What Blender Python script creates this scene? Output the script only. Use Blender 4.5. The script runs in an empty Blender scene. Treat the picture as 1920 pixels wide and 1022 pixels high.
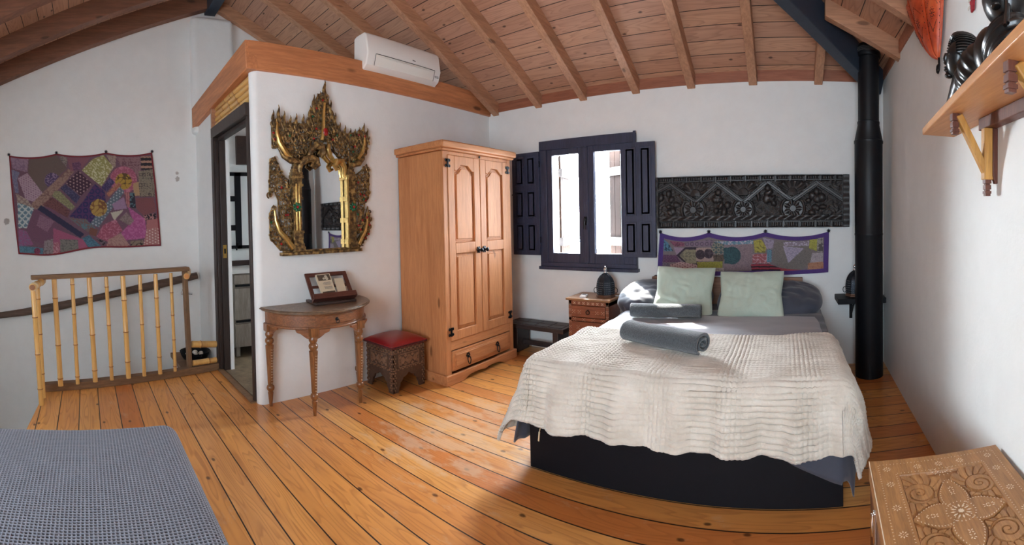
import bpy, math, random
import numpy as np
from mathutils import Vector, Matrix, noise
random.seed(7)
PI = math.pi
SC = bpy.context.scene
COL = SC.collection
# ------------------------------------------------------------------ helpers
def lin(c, k=1.0):
    o = []
    for v in c[:3]:
        v = v / 255.0
        v = v / 12.92 if v <= 0.04045 else ((v + 0.055) / 1.055) ** 2.4
        o.append(min(1.0, v * k))
    return (o[0], o[1], o[2], 1.0)

class MB:
    """collects shapes into one mesh"""
    def __init__(s):
        s.v = []; s.f = []
    def add(s, vs, fs):
        b = len(s.v)
        s.v += [tuple(p) for p in vs]
        s.f += [tuple(i + b for i in f) for f in fs]
        return s
    def box(s, x0, x1, y0, y1, z0, z1, m=None):
        vs = [(x0,y0,z0),(x1,y0,z0),(x1,y1,z0),(x0,y1,z0),(x0,y0,z1),(x1,y0,z1),(x1,y1,z1),(x0,y1,z1)]
        if m: vs = [m @ Vector(p) for p in vs]
        return s.add(vs, [(0,3,2,1),(4,5,6,7),(0,1,5,4),(1,2,6,5),(2,3,7,6),(3,0,4,7)])
    def bar(s, a, b, w, h, up=(0,0,1)):
        """rectangular bar from a to b, w across, h along 'up'"""
        a = Vector(a); b = Vector(b); d = (b - a); L = d.length; d.normalize()
        side = d.cross(Vector(up)).normalized(); u = side.cross(d)
        m = Matrix((( d.x, side.x, u.x, a.x),(d.y, side.y, u.y, a.y),(d.z, side.z, u.z, a.z),(0,0,0,1)))
        return s.box(0, L, -w/2, w/2, -h/2, h/2, m)
    def tube(s, pts, r, n=8, caps=True, flat=1.0):
        pts = [Vector(p) for p in pts]
        if not hasattr(r, '__len__'): r = [r] * len(pts)
        b = len(s.v); pn = None
        for i, p in enumerate(pts):
            t = (pts[min(i+1, len(pts)-1)] - pts[max(i-1, 0)])
            if t.length < 1e-9: t = Vector((0,0,1))
            t.normalize()
            if pn is None:
                ref = Vector((0,0,1)) if abs(t.z) < 0.9 else Vector((0,1,0))
                pn = t.cross(ref).normalized()
            else:
                pn = (pn - t * pn.dot(t))
                if pn.length < 1e-6: pn = t.cross(Vector((0.3,0.5,0.8)))
                pn.normalize()
            q = t.cross(pn)
            for k in range(n):
                a = 2*PI*k/n
                s.v.append(tuple(p + pn*(math.cos(a)*r[i]) + q*(math.sin(a)*r[i]*flat)))
        for i in range(len(pts)-1):
            for k in range(n):
                k2 = (k+1) % n
                s.f.append((b+i*n+k, b+i*n+k2, b+(i+1)*n+k2, b+(i+1)*n+k))
        if caps:
            s.f.append(tuple(b+k for k in range(n))[::-1])
            e = b+(len(pts)-1)*n
            s.f.append(tuple(e+k for k in range(n)))
        return s
    def lathe(s, prof, n=24, c=(0,0), a0=0.0, sx=1.0, sy=1.0):
        b = len(s.v)
        for r, z in prof:
            for k in range(n):
                a = 2*PI*k/n + a0
                s.v.append((c[0]+r*math.cos(a)*sx, c[1]+r*math.sin(a)*sy, z))
        for i in range(len(prof)-1):
            for k in range(n):
                k2 = (k+1) % n
                s.f.append((b+i*n+k, b+i*n+k2, b+(i+1)*n+k2, b+(i+1)*n+k))
        s.f.append(tuple(b+k for k in range(n))[::-1])
        e = b+(len(prof)-1)*n
        s.f.append(tuple(e+k for k in range(n)))
        return s
    def prism(s, poly, lo, hi, ax='z'):
        """polygon extruded along an axis; poly coords fill the other two axes in xyz order"""
        def P(p, t):
            if ax == 'z': return (p[0], p[1], t)
            if ax == 'y': return (p[0], t, p[1])
            return (t, p[0], p[1])
        n = len(poly); b = len(s.v)
        s.v += [P(p, lo) for p in poly] + [P(p, hi) for p in poly]
        s.f.append(tuple(b+i for i in range(n))[::-1]); s.f.append(tuple(b+n+i for i in range(n)))
        for i in range(n):
            j = (i+1) % n
            s.f.append((b+i, b+j, b+n+j, b+n+i))
        return s
    def ball(s, c, rx, ry=None, rz=None, nu=12, nv=8, m=None):
        ry = rx if ry is None else ry; rz = rx if rz is None else rz
        vs = []; fs = []
        for j in range(1, nv):
            t = PI*j/nv
            for i in range(nu):
                a = 2*PI*i/nu
                vs.append(Vector((rx*math.sin(t)*math.cos(a), ry*math.sin(t)*math.sin(a), rz*math.cos(t))))
        vs.append(Vector((0,0,rz))); vs.append(Vector((0,0,-rz)))
        T = len(vs)-2; B = len(vs)-1
        for j in range(nv-2):
            for i in range(nu):
                i2 = (i+1) % nu
                fs.append((j*nu+i, (j+1)*nu+i, (j+1)*nu+i2, j*nu+i2))
        for i in range(nu):
            i2 = (i+1) % nu
            fs.append((T, i, i2)); fs.append((B, (nv-2)*nu+i2, (nv-2)*nu+i))
        if m: vs = [m @ p for p in vs]
        c = Vector(c)
        return s.add([p + c for p in vs], fs)
    def grid(s, fn, nu, nv, close=False):
        b = len(s.v)
        for j in range(nv+1):
            for i in range(nu+1):
                s.v.append(tuple(fn(i/nu, j/nv)))
        for j in range(nv):
            for i in range(nu):
                a = b+j*(nu+1)+i
                s.f.append((a, a+1, a+nu+2, a+nu+1))
        return s
    def build(s, name, mat, parent=None, loc=None, rot=None, smooth=35, bevel=0, seg=2, subsurf=0, solid=0, soff=-1, fix=True):
        me = bpy.data.meshes.new(name)
        me.from_pydata(s.v, [], s.f)
        if fix:
            import bmesh
            bm = bmesh.new(); bm.from_mesh(me)
            bmesh.ops.recalc_face_normals(bm, faces=bm.faces); bm.to_mesh(me); bm.free()
        o = bpy.data.objects.new(name, me); COL.objects.link(o)
        if mat: me.materials.append(mat)
        if smooth:
            me.polygons.foreach_set('use_smooth', [True]*len(me.polygons))
            if smooth < 180: me.set_sharp_from_angle(angle=math.radians(smooth))
        if parent: o.parent = parent
        if loc: o.location = loc
        if rot: o.rotation_euler = rot
        if solid:
            m = o.modifiers.new('solid', 'SOLIDIFY'); m.thickness = solid; m.offset = soff
        if bevel:
            m = o.modifiers.new('bev', 'BEVEL'); m.width = bevel; m.segments = seg; m.limit_method = 'ANGLE'; m.angle_limit = math.radians(40)
        if subsurf:
            m = o.modifiers.new('sub', 'SUBSURF'); m.levels = subsurf; m.render_levels = subsurf
        return o

def tag(o, label=None, cat=None, group=None, kind=None):
    if label: o['label'] = label
    if cat: o['category'] = cat
    if group: o['group'] = group
    if kind: o['kind'] = kind
    return o
def thing(name, label, cat, loc=(0,0,0), rotz=0.0, group=None, kind=None):
    o = bpy.data.objects.new(name, None); COL.objects.link(o)
    o.empty_display_size = 0.1
    o.location = loc; o.rotation_euler = (0, 0, rotz)
    return tag(o, label, cat, group, kind)
def copy_tree(o):
    """a thing with copies of its parts and sub-parts"""
    r = o.copy(); COL.objects.link(r)
    for ch in list(o.children):
        c = ch.copy(); COL.objects.link(c); c.parent = r
        for g in list(ch.children):
            d = g.copy(); COL.objects.link(d); d.parent = c
    return r
def struct(o, label, cat, group=None):
    return tag(o, label, cat, group, 'structure')
def vcol(o, cols):
    """a pattern colour per vertex"""
    a = o.data.color_attributes.new('pattern', 'FLOAT_COLOR', 'POINT')
    a.data.foreach_set('color', np.asarray(cols, dtype=np.float32).ravel())

# ------------------------------------------------------------------ materials
def newmat(name):
    m = bpy.data.materials.new(name); m.use_nodes = True
    nt = m.node_tree
    return m, nt, nt.nodes['Principled BSDF']
def nd(nt, t, ins=None, **pr):
    n = nt.nodes.new(t)
    for k, v in pr.items(): setattr(n, k, v)
    for k, v in (ins or {}).items():
        if hasattr(v, 'is_output') or isinstance(v, bpy.types.NodeSocket): nt.links.new(v, n.inputs[k])
        else: n.inputs[k].default_value = v
    return n
def math_(nt, op, a, b=0.0, c=0.0):
    n = nd(nt, 'ShaderNodeMath', {0: a, 1: b, 2: c}, operation=op)
    return n.outputs[0]
def mixc(nt, f, a, b, mode='MIX'):
    n = nd(nt, 'ShaderNodeMix', data_type='RGBA', blend_type=mode)
    for k, v in ((0, f), (6, a), (7, b)):
        if isinstance(v, bpy.types.NodeSocket): nt.links.new(v, n.inputs[k])
        else: n.inputs[k].default_value = v
    return n.outputs[2]
def ramp(nt, fac, stops, interp='LINEAR'):
    n = nd(nt, 'ShaderNodeValToRGB', {0: fac}); cr = n.color_ramp; cr.interpolation = interp
    while len(cr.elements) < len(stops): cr.elements.new(0.5)
    for e, (p, c) in zip(cr.elements, stops):
        e.position = p; e.color = c if len(c) == 4 else (*c, 1)
    return n.outputs[0]
def ocoord(nt, rnd=True, scale=(1,1,1)):
    tc = nd(nt, 'ShaderNodeTexCoord'); v = tc.outputs['Object']
    if rnd:
        oi = nd(nt, 'ShaderNodeObjectInfo')
        r = nd(nt, 'ShaderNodeVectorMath', {0: (13.1, 7.7, 19.3)}, operation='SCALE'); nt.links.new(oi.outputs['Random'], r.inputs['Scale'])
        v = nd(nt, 'ShaderNodeVectorMath', {0: v, 1: r.outputs[0]}, operation='ADD').outputs[0]
    mp = nd(nt, 'ShaderNodeMapping', {'Vector': v, 'Scale': scale})
    return mp.outputs[0]
def bump(nt, b, h, strength=0.2, dist=0.01):
    n = nd(nt, 'ShaderNodeBump', {'Height': h, 'Strength': strength, 'Distance': dist})
    nt.links.new(n.outputs[0], b.inputs['Normal'])
def simple(name, col, rough=0.6, metal=0.0, nscale=0, nstr=0.15, var=0.12, bdist=0.004, spec=0.5, sheen=0.0, coat=0.0):
    m, nt, b = newmat(name)
    b.inputs['Roughness'].default_value = rough; b.inputs['Metallic'].default_value = metal
    b.inputs['Specular IOR Level'].default_value = spec
    b.inputs['Sheen Weight'].default_value = sheen; b.inputs['Coat Weight'].default_value = coat
    if nscale:
        v = ocoord(nt)
        n = nd(nt, 'ShaderNodeTexNoise', {'Vector': v, 'Scale': nscale, 'Detail': 5.0, 'Roughness': 0.6})
        c = ramp(nt, n.outputs[0], [(0.3, tuple(x*(1-var) for x in col[:3])), (0.7, tuple(min(1, x*(1+var)) for x in col[:3]))])
        nt.links.new(c, b.inputs['Base Color']); bump(nt, b, n.outputs[0], nstr, bdist)
    else:
        b.inputs['Base Color'].default_value = col
    return m
def wood(name, base, dark, axis='Z', sc=1.0, rough=0.45, knots=0.5, contrast=1.0, coat=0.0, bstr=0.12, spec=0.5):
    m, nt, b = newmat(name)
    k = {'X': (1, 11, 11), 'Y': (11, 1, 11), 'Z': (11, 11, 1)}[axis]
    kk = {'X': (1.6, 5, 5), 'Y': (5, 1.6, 5), 'Z': (5, 5, 1.6)}[axis]
    v = ocoord(nt, True, tuple(x*sc for x in k))
    n1 = nd(nt, 'ShaderNodeTexNoise', {'Vector': v, 'Scale': 1.3, 'Detail': 6.0, 'Roughness': 0.62, 'Distortion': 0.6})
    n2 = nd(nt, 'ShaderNodeTexNoise', {'Vector': v, 'Scale': 7.0, 'Detail': 3.0, 'Roughness': 0.7})
    mid = tuple(0.5*(a+c) for a, c in zip(base, dark))
    c = ramp(nt, n1.outputs[0], [(0.28, mid), (0.5, base), (0.72, tuple(min(1, x*1.12) for x in base[:3]))])
    f = ramp(nt, n2.outputs[0], [(0.38, (0,0,0)), (0.62, (1,1,1))])
    c = mixc(nt, math_(nt, 'MULTIPLY', math_(nt, 'SUBTRACT', 1.0, f), 0.45*contrast), c, dark)
    if knots:
        v2 = ocoord(nt, True, tuple(x*sc for x in kk))
        vo = nd(nt, 'ShaderNodeTexVoronoi', {'Vector': v2, 'Scale': 1.5, 'Randomness': 1.0})
        nz = nd(nt, 'ShaderNodeTexNoise', {'Vector': v2, 'Scale': 6.0, 'Detail': 2.0})
        d = math_(nt, 'ADD', vo.outputs['Distance'], math_(nt, 'MULTIPLY', nz.outputs[0], 0.05))
        kf = ramp(nt, d, [(0.09, (1,1,1)), (0.14, (0,0,0))])
        c = mixc(nt, math_(nt, 'MULTIPLY', kf, knots), c, tuple(x*0.35 for x in dark[:3]) + (1,))
    nt.links.new(c, b.inputs['Base Color'])
    b.inputs['Roughness'].default_value = rough; b.inputs['Coat Weight'].default_value = coat
    b.inputs['Specular IOR Level'].default_value = spec
    bump(nt, b, n2.outputs[0], bstr, 0.002)
    return m
def planks(name, w, y0, cols, dark, rough, knot_sc=(1.5, 6.0), seamw=0.024, worn=False, coat=0.0, shift=0.25):
    """boards run along local X, w wide along local Y"""
    m, nt, b = newmat(name)
    tc = nd(nt, 'ShaderNodeTexCoord'); sp = nd(nt, 'ShaderNodeSeparateXYZ', {0: tc.outputs['Object']})
    X, Y = sp.outputs[0], sp.outputs[1]
    t = math_(nt, 'DIVIDE', math_(nt, 'SUBTRACT', Y, y0), w)
    idx = math_(nt, 'FLOOR', t); fr = math_(nt, 'FRACT', t)
    wn = nd(nt, 'ShaderNodeTexWhiteNoise', {'W': idx}, noise_dimensions='1D')
    r = wn.outputs['Value']
    xo = math_(nt, 'ADD', X, math_(nt, 'MULTIPLY', r, 37.0))
    cv = nd(nt, 'ShaderNodeCombineXYZ', {0: xo, 1: Y, 2: math_(nt, 'MULTIPLY', idx, 3.7)})
    g = nd(nt, 'ShaderNodeMapping', {'Vector': cv.outputs[0], 'Scale': (1.0, 14.0, 1.0)})
    n1 = nd(nt, 'ShaderNodeTexNoise', {'Vector': g.outputs[0], 'Scale': 1.2, 'Detail': 5.0, 'Roughness': 0.6, 'Distortion': 0.8})
    # cathedral rings
    g2 = nd(nt, 'ShaderNodeMapping', {'Vector': cv.outputs[0], 'Scale': (0.55, 5.0, 1.0)})
    nl = nd(nt, 'ShaderNodeTexNoise', {'Vector': g2.outputs[0], 'Scale': 1.5, 'Detail': 2.0, 'Roughness': 0.5})
    ring = math_(nt, 'FRACT', math_(nt, 'MULTIPLY', nl.outputs[0], 16.0))
    ringm = ramp(nt, ring, [(0.0, (0,0,0)), (0.55, (0.15,)*3), (0.9, (1,1,1)), (1.0, (0,0,0))])
    base = ramp(nt, r, [(i/(len(cols)-1), c) for i, c in enumerate(cols)])
    c = mixc(nt, math_(nt, 'MULTIPLY', ringm, 0.42), base, dark)
    c = mixc(nt, math_(nt, 'MULTIPLY', ramp(nt, n1.outputs[0], [(0.35, (1,1,1)), (0.6, (0,0,0))]), shift), c, dark)
    # knots
    kv = nd(nt, 'ShaderNodeMapping', {'Vector': cv.outputs[0], 'Scale': (3.0, 5.0, 1.0)})
    vo = nd(nt, 'ShaderNodeTexVoronoi', {'Vector': kv.outputs[0], 'Scale': 1.0, 'Randomness': 1.0}, voronoi_dimensions='2D')
    wob = nd(nt, 'ShaderNodeTexNoise', {'Vector': kv.outputs[0], 'Scale': 9.0})
    d = math_(nt, 'ADD', vo.outputs['Distance'], math_(nt, 'MULTIPLY', wob.outputs[0], 0.04))
    kf = ramp(nt, d, [(0.05, (1,1,1)), (0.085, (0,0,0))])
    pick = nd(nt, 'ShaderNodeSeparateColor', {0: vo.outputs['Color']})
    kf = math_(nt, 'MULTIPLY', kf, math_(nt, 'LESS_THAN', pick.outputs[0], 0.42))
    c = mixc(nt, math_(nt, 'MULTIPLY', kf, 0.85), c, tuple(x*0.22 for x in dark[:3]) + (1,))
    if worn:
        # scuffed pale boards in the middle of the room
        wv = nd(nt, 'ShaderNodeMapping', {'Vector': tc.outputs['Object'], 'Scale': (2.2, 5.0, 1.0)})
        w1 = nd(nt, 'ShaderNodeTexNoise', {'Vector': wv.outputs[0], 'Scale': 2.0, 'Detail': 6.0, 'Roughness': 0.7})
        dx = math_(nt, 'DIVIDE', math_(nt, 'ADD', X, 1.85), 0.75); dy = math_(nt, 'DIVIDE', math_(nt, 'SUBTRACT', Y, 2.05), 0.7)
        e = math_(nt, 'ADD', math_(nt, 'MULTIPLY', dx, dx), math_(nt, 'MULTIPLY', dy, dy))
        area = math_(nt, 'MAXIMUM', math_(nt, 'SUBTRACT', 1.0, e), 0.0)
        wm = ramp(nt, math_(nt, 'ADD', math_(nt, 'MULTIPLY', area, 0.22), w1.outputs[0]), [(0.60, (0,0,0)), (0.74, (1,1,1))])
        c = mixc(nt, math_(nt, 'MULTIPLY', wm, 0.5), c, lin((205, 178, 150)))
    seam = math_(nt, 'LESS_THAN', math_(nt, 'MINIMUM', fr, math_(nt, 'SUBTRACT', 1.0, fr)), seamw)
    c = mixc(nt, seam, c, lin((38, 22, 14)))
    nt.links.new(c, b.inputs['Base Color'])
    rr = math_(nt, 'ADD', rough, math_(nt, 'MULTIPLY', n1.outputs[0], 0.15))
    nt.links.new(rr, b.inputs['Roughness']); b.inputs['Coat Weight'].default_value = coat; b.inputs['Coat Roughness'].default_value = 0.25
    h = math_(nt, 'SUBTRACT', math_(nt, 'MULTIPLY', n1.outputs[0], 0.25), math_(nt, 'MULTIPLY', seam, 1.0))
    bump(nt, b, h, 0.35, 0.003)
    return m
def plaster(name, col, stain=False):
    m, nt, b = newmat(name)
    v = ocoord(nt, False)
    n = nd(nt, 'ShaderNodeTexNoise', {'Vector': v, 'Scale': 9.0, 'Detail': 8.0, 'Roughness': 0.6})
    n2 = nd(nt, 'ShaderNodeTexNoise', {'Vector': v, 'Scale': 70.0, 'Detail': 3.0})
    c = ramp(nt, n.outputs[0], [(0.3, tuple(x*0.96 for x in col[:3])), (0.7, col)])
    if stain:
        n3 = nd(nt, 'ShaderNodeTexNoise', {'Vector': v, 'Scale': 26.0, 'Detail': 4.0})
        for (sy, sz, r) in ((-0.832, 1.417, 0.036), (0.985, 1.885, 0.02), (0.985, 1.83, 0.028)):
            dv = nd(nt, 'ShaderNodeVectorMath', {0: nd(nt, 'ShaderNodeTexCoord').outputs['Object'], 1: (-4.65, sy, sz)}, operation='DISTANCE')
            d = math_(nt, 'ADD', dv.outputs['Value'], math_(nt, 'MULTIPLY', math_(nt, 'SUBTRACT', n3.outputs[0], 0.5), 0.05))
            f = ramp(nt, d, [(max(0, r-0.008), (0.75,)*3), (r, (0,0,0))])
            c = mixc(nt, f, c, lin((140, 132, 128)))
    nt.links.new(c, b.inputs['Base Color']); b.inputs['Roughness'].default_value = 0.85
    h = math_(nt, 'ADD', n.outputs[0], math_(nt, 'MULTIPLY', n2.outputs[0], 0.25))
    bump(nt, b, h, 0.22, 0.012)
    return m
def pattern_mat(name, rough=0.85, nscale=220, bstr=0.3, sheen=0.2, bd=0.002):
    m, nt, b = newmat(name)
    a = nd(nt, 'ShaderNodeVertexColor', layer_name='pattern')
    v = ocoord(nt, False)
    n = nd(nt, 'ShaderNodeTexNoise', {'Vector': v, 'Scale': nscale, 'Detail': 3.0})
    f = ramp(nt, n.outputs[0], [(0.3, (0.72,)*3), (0.7, (1.12,)*3)])
    c = mixc(nt, 1.0, a.outputs[0], f, 'MULTIPLY')
    nt.links.new(c, b.inputs['Base Color']); b.inputs['Roughness'].default_value = rough
    b.inputs['Sheen Weight'].default_value = sheen
    bump(nt, b, n.outputs[0], bstr, bd)
    return m
def glass_mat(name, refl=0.06, tint=(1,1,1,1)):
    m = bpy.data.materials.new(name); m.use_nodes = True; nt = m.node_tree; nt.nodes.clear()
    out = nd(nt, 'ShaderNodeOutputMaterial'); t = nd(nt, 'ShaderNodeBsdfTransparent', {0: tint})
    g = nd(nt, 'ShaderNodeBsdfGlossy', {'Roughness': 0.02})
    mx = nd(nt, 'ShaderNodeMixShader', {0: refl, 1: t.outputs[0], 2: g.outputs[0]})
    nt.links.new(mx.outputs[0], out.inputs[0])
    return m

WHITE = lin((236, 239, 238))
m_wall = plaster('white plaster', WHITE)
m_wall_st = plaster('white plaster with worn spots', WHITE, True)
m_floor = planks('honey pine floor boards', 0.1441, -0.2205, [lin((216,150,80)), lin((228,168,94)), lin((208,136,70)), lin((222,158,86)), lin((196,120,62)), lin((232,176,104))], lin((150,84,38)), 0.24, worn=True, coat=0.15)
m_ceil = planks('reddish pine ceiling boards', 0.1445, 0.0, [lin((190,144,118)), lin((202,158,128)), lin((178,132,108)), lin((196,150,120)), lin((186,142,120))], lin((134,92,72)), 0.55, knot_sc=(1.2, 6.5), seamw=0.022)
m_rafter_y = wood('pine rafter', lin((186,138,106)), lin((134,92,68)), 'Y', 0.8, 0.55, 0.7)
m_rafter_shade = wood('pine rafter darkened as shade', lin((132,88,66)), lin((86,56,42)), 'Y', 0.8, 0.6, 0.7)  # same pine; the dimmer light over the stairs is painted into the colour
m_rafter_x = wood('pine rafter across', lin((186,138,106)), lin((134,92,68)), 'X', 0.8, 0.55, 0.7)
m_beam = wood('reddish ring beam', lin((206,136,90)), lin((150,90,56)), 'X', 0.6, 0.5, 0.85)
m_blue = simple('dark slate blue painted timber', lin((42,52,66)), 0.5, 0, 30, 0.2)
m_black = simple('black stained wood', lin((13,14,20)), 0.55, 0, 40, 0.1, spec=.2)
m_iron = simple('black wrought iron', lin((28,27,28)), 0.45, 0.7, 60, 0.2)
m_flue = simple('black enamelled steel', lin((14,15,20)), 0.45, 0.0, 25, 0.05, spec=.3)
m_pine = wood('waxed honey pine', lin((196,134,88)), lin((150,90,54)), 'Z', 0.9, 0.55, 0.7, 0.7, spec=.25)
m_pine_x = wood('waxed honey pine across', lin((196,134,88)), lin((150,90,54)), 'X', 0.9, 0.55, 0.7, 0.7, spec=.25)
m_shelfwood = wood('oiled pine shelf', lin((206,150,98)), lin((160,100,58)), 'Y', 0.9, 0.4, 0.3, 0.6)
m_antique = wood('antique brown wood', lin((144,94,54)), lin((64,38,24)), 'Z', 1.6, 0.30, 0.2, 1.2, 0.2)
m_antique_x = wood('antique brown wood across', lin((146,94,60)), lin((66,40,28)), 'X', 1.6, 0.36, 0.2, 1.2, 0.2)
m_darkwood = wood('dark brown wood', lin((66,48,42)), lin((28,20,18)), 'X', 1.4, 0.45, 0.1)
m_jamb = wood('dark stained door frame', lin((58,46,42)), lin((26,20,20)), 'Z', 1.4, 0.45, 0.1)
m_greywood = wood('weathered rail timber', lin((136,104,74)), lin((82,58,40)), 'Y', 1.3, 0.6, 0.2)
m_greywood_z = wood('weathered post timber', lin((128,98,70)), lin((78,56,40)), 'Z', 1.3, 0.6, 0.2)
m_pole = wood('weathered round pole', lin((98,78,66)), lin((54,42,36)), 'Y', 1.3, 0.65, 0.2)
m_bamboo = wood('golden bamboo', lin((222,176,104)), lin((172,116,56)), 'Z', 0.5, 0.3, 0.0, 0.55, 0.2)
m_bamboo_x = wood('golden bamboo across', lin((222,176,104)), lin((172,116,56)), 'X', 0.5, 0.3, 0.0, 0.55, 0.2)
m_bamboo_end = simple('cut bamboo end', lin((140,92,60)), 0.7, 0, 40)
m_window = wood('dark brown window timber with blue glare tint', lin((56,60,82)), lin((28,31,46)), 'Z', 1.3, 0.4, 0.0)  # bluish haze of the window glare is mixed into the timber colour
m_ac = simple('white appliance plastic', lin((246,245,240)), 0.35)
m_ac2 = simple('white glossy flap plastic', lin((238,236,228)), 0.22)
m_grey = simple('grey print', lin((110,110,110)), 0.5)
m_glass = glass_mat('clear window glass')
m_mirror = simple('silvered mirror', (0.9,0.9,0.9,1), 0.02, 1.0)
m_chrome = simple('chrome', (0.75,0.75,0.76,1), 0.15, 1.0)
m_brass = simple('brass', lin((190,150,80)), 0.3, 1.0)
# ------------------------------------------------------------------ the room
YB = 3.85
def XR(y): return 0.845 + 0.0377*(y - 3.85)          # right wall, not quite square to the back wall
E1, E2 = 2.575, 0.5                                   # underside of the boards on the back slope
def zb(y): return E1 + E2*(3.8 - y)
def zf(y): return 3.83 - 0.35*(1.4 - y)
HX, HY = -1.62, 1.4
# floor with the stairwell left open
mb = MB().prism([(-3.945,1.22),(-3.655,-0.36),(-2.0,-0.50),(-2.0,-2.0),(0.9,-2.0),(0.95,3.9),(-3.05,3.9),(-3.05,1.22)], -0.24, 0.0)
struct(mb.build('floor', m_floor, smooth=0), 'honey coloured pine board floor of the bedroom loft', 'floor')
# back wall with its window hole
mb = MB()
wx0, wx1, wz0, wz1 = -2.30, -1.37, 0.86, 2.03
mb.box(-3.2, wx0, YB, YB+.22, -0.2, 2.6); mb.box(wx1, 1.1, YB, YB+.22, -0.2, 2.6)
mb.box(wx0, wx1, YB, YB+.22, -0.2, wz0); mb.box(wx0, wx1, YB, YB+.22, wz1, 2.6)
struct(mb.build('wall_back', m_wall, smooth=0), 'white plastered wall with the window, behind the bed', 'wall')
# right wall
mb = MB().prism([(XR(4.0),4.0),(XR(-2.1),-2.1),(XR(-2.1)+.2,-2.1),(XR(4.0)+.2,4.0)], -0.2, 2.53)
struct(mb.build('wall_right', m_wall, smooth=0), 'white plastered wall on the side of the wall shelf', 'wall')
# gable wall over the stairs
mb = MB().prism([(-2.1,-2.7),(4.0,-2.7),(4.0,zb(4.0)-.03),(1.4,3.74),(-2.1,zf(-2.1)-.03)], -4.85, -4.65, 'x')
struct(mb.build('wall_left', m_wall_st, smooth=0), 'tall white gable wall behind the stairwell, with worn plaster spots', 'wall')
# pillar under the ridge
mb = MB(); pr = []
for a in range(7): pr.append((-4.52 - .06 + .06*math.cos(a/6*PI/2-PI/2), 1.155 + .06 + .06*math.sin(a/6*PI/2-PI/2)))
for a in range(7): pr.append((-4.52 - .06 + .06*math.cos(a/6*PI/2), 1.62 - .06 + .06*math.sin(a/6*PI/2)))
pr += [(-4.80,1.62),(-4.80,1.155)]
struct(mb.prism(pr, 2.3, 3.525).build('pillar', m_wall, smooth=50, bevel=.035, seg=4), 'white rounded plaster pillar carrying the ridge', 'pillar')
# partition and door wall (one L shaped box round the bathroom), rounded outer corner
mb = MB(); pr = [(-3.0,3.87)]
for a in range(9): pr.append((-3.05 + .05*math.cos(-a/8*PI/2), 1.25 + .05*math.sin(-a/8*PI/2)))
pr += [(-3.06,1.20),(-3.06,1.305),(-3.11,1.305),(-3.11,3.87)]
struct(mb.prism(pr, -0.1, 2.45).build('wall_partition', m_wall, smooth=40), 'white plastered partition carrying the gilded mirror', 'wall')
mb = MB().box(-4.66,-3.955,1.2,1.305,-2.7,2.40); mb.box(-3.96,-3.86,1.272,1.305,-.245,2.40); mb.box(-3.96,-3.0,1.2,1.305,-2.7,-0.245); mb.box(-4.66,-3.0,1.305,1.4,-2.7,-0.3)
struct(mb.build('wall_doorway', m_wall, smooth=0), 'narrow white wall beside the bathroom doorway', 'wall')
# front wall behind the camera with an assumed, unseen glazed opening
mb = MB(); fx0, fx1, fz0, fz1 = -1.3, 0.45, 0.5, 2.25
mb.box(-4.85, fx0, -2.2, -2.0, -2.7, 2.7); mb.box(fx1, 0.85, -2.2, -2.0, -2.7, 2.7)
mb.box(fx0, fx1, -2.2, -2.0, -2.7, fz0); mb.box(fx0, fx1, -2.2, -2.0, fz1, 2.7)
struct(mb.build('wall_front', m_wall, smooth=0), 'white wall with an assumed glazed opening facing the bed', 'wall')
# stairwell
struct(MB().box(-4.85, 0.9, -2.2, 1.4, -2.8, -2.7).build('floor_lower', m_wall, smooth=0), 'pale landing at the foot of the stairs', 'floor')
struct(MB().prism([(-3.945,1.2),(-3.655,-0.36),(-2.0,-0.50),(-2.0,-2.0),(-1.95,-2.0),(-1.95,-0.44),(-3.60,-0.30),(-3.89,1.2)], -2.7, -0.245).build('wall_stairwell', m_wall, smooth=0), 'white wall of the stairwell under the floor edge', 'wall')
# bathroom
m_stone = simple('brown grey stone tiles', lin((128,112,90)), 0.55, 0, 14, 0.4, 0.35, 0.01)
struct(MB().box(-4.65,-3.11,1.22,3.85,-0.2,0.002).build('floor_bathroom', m_stone, smooth=0), 'brown stone floor of the bathroom', 'floor')
mb = MB(); bx0,bx1,bz0,bz1 = -4.3,-3.9,1.3,1.75  # window hole added to brighten the bathroom
mb.box(-4.65,bx0,YB,YB+.2,-.2,2.6); mb.box(bx1,-3.1,YB,YB+.2,-.2,2.6); mb.box(bx0,bx1,YB,YB+.2,-.2,bz0); mb.box(bx0,bx1,YB,YB+.2,bz1,2.6)
struct(mb.build('wall_bathroom', m_wall, smooth=0), 'white bathroom end wall with an added window', 'wall')
struct(MB().box(-3.95,-3.06,1.155,1.205,-.02,0.012).build('trim_threshold', m_greywood, smooth=0), 'worn timber threshold strip in the bathroom doorway', 'threshold')
# ring beams on the partition and the door wall
mb = MB().box(-1.36,1.36,-.045,.045,-.105,.105)
o = mb.build('beam', wood('reddish ring beam over the partition', lin((206,136,90)), lin((150,90,56)), 'X', 0.6, 0.5, 0.85), loc=(-3.02, 2.53, 2.535), rot=(0,0.0,PI/2), bevel=.006)
struct(o, 'reddish timber ring beam on top of the mirror partition', 'beam')
mb = MB().bar((-4.60,1.195,2.465),(-2.975,1.195,2.535), .09, .21)
struct(mb.build('beam', m_beam, bevel=.006), 'reddish timber beam above the bathroom doorway', 'beam')
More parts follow.
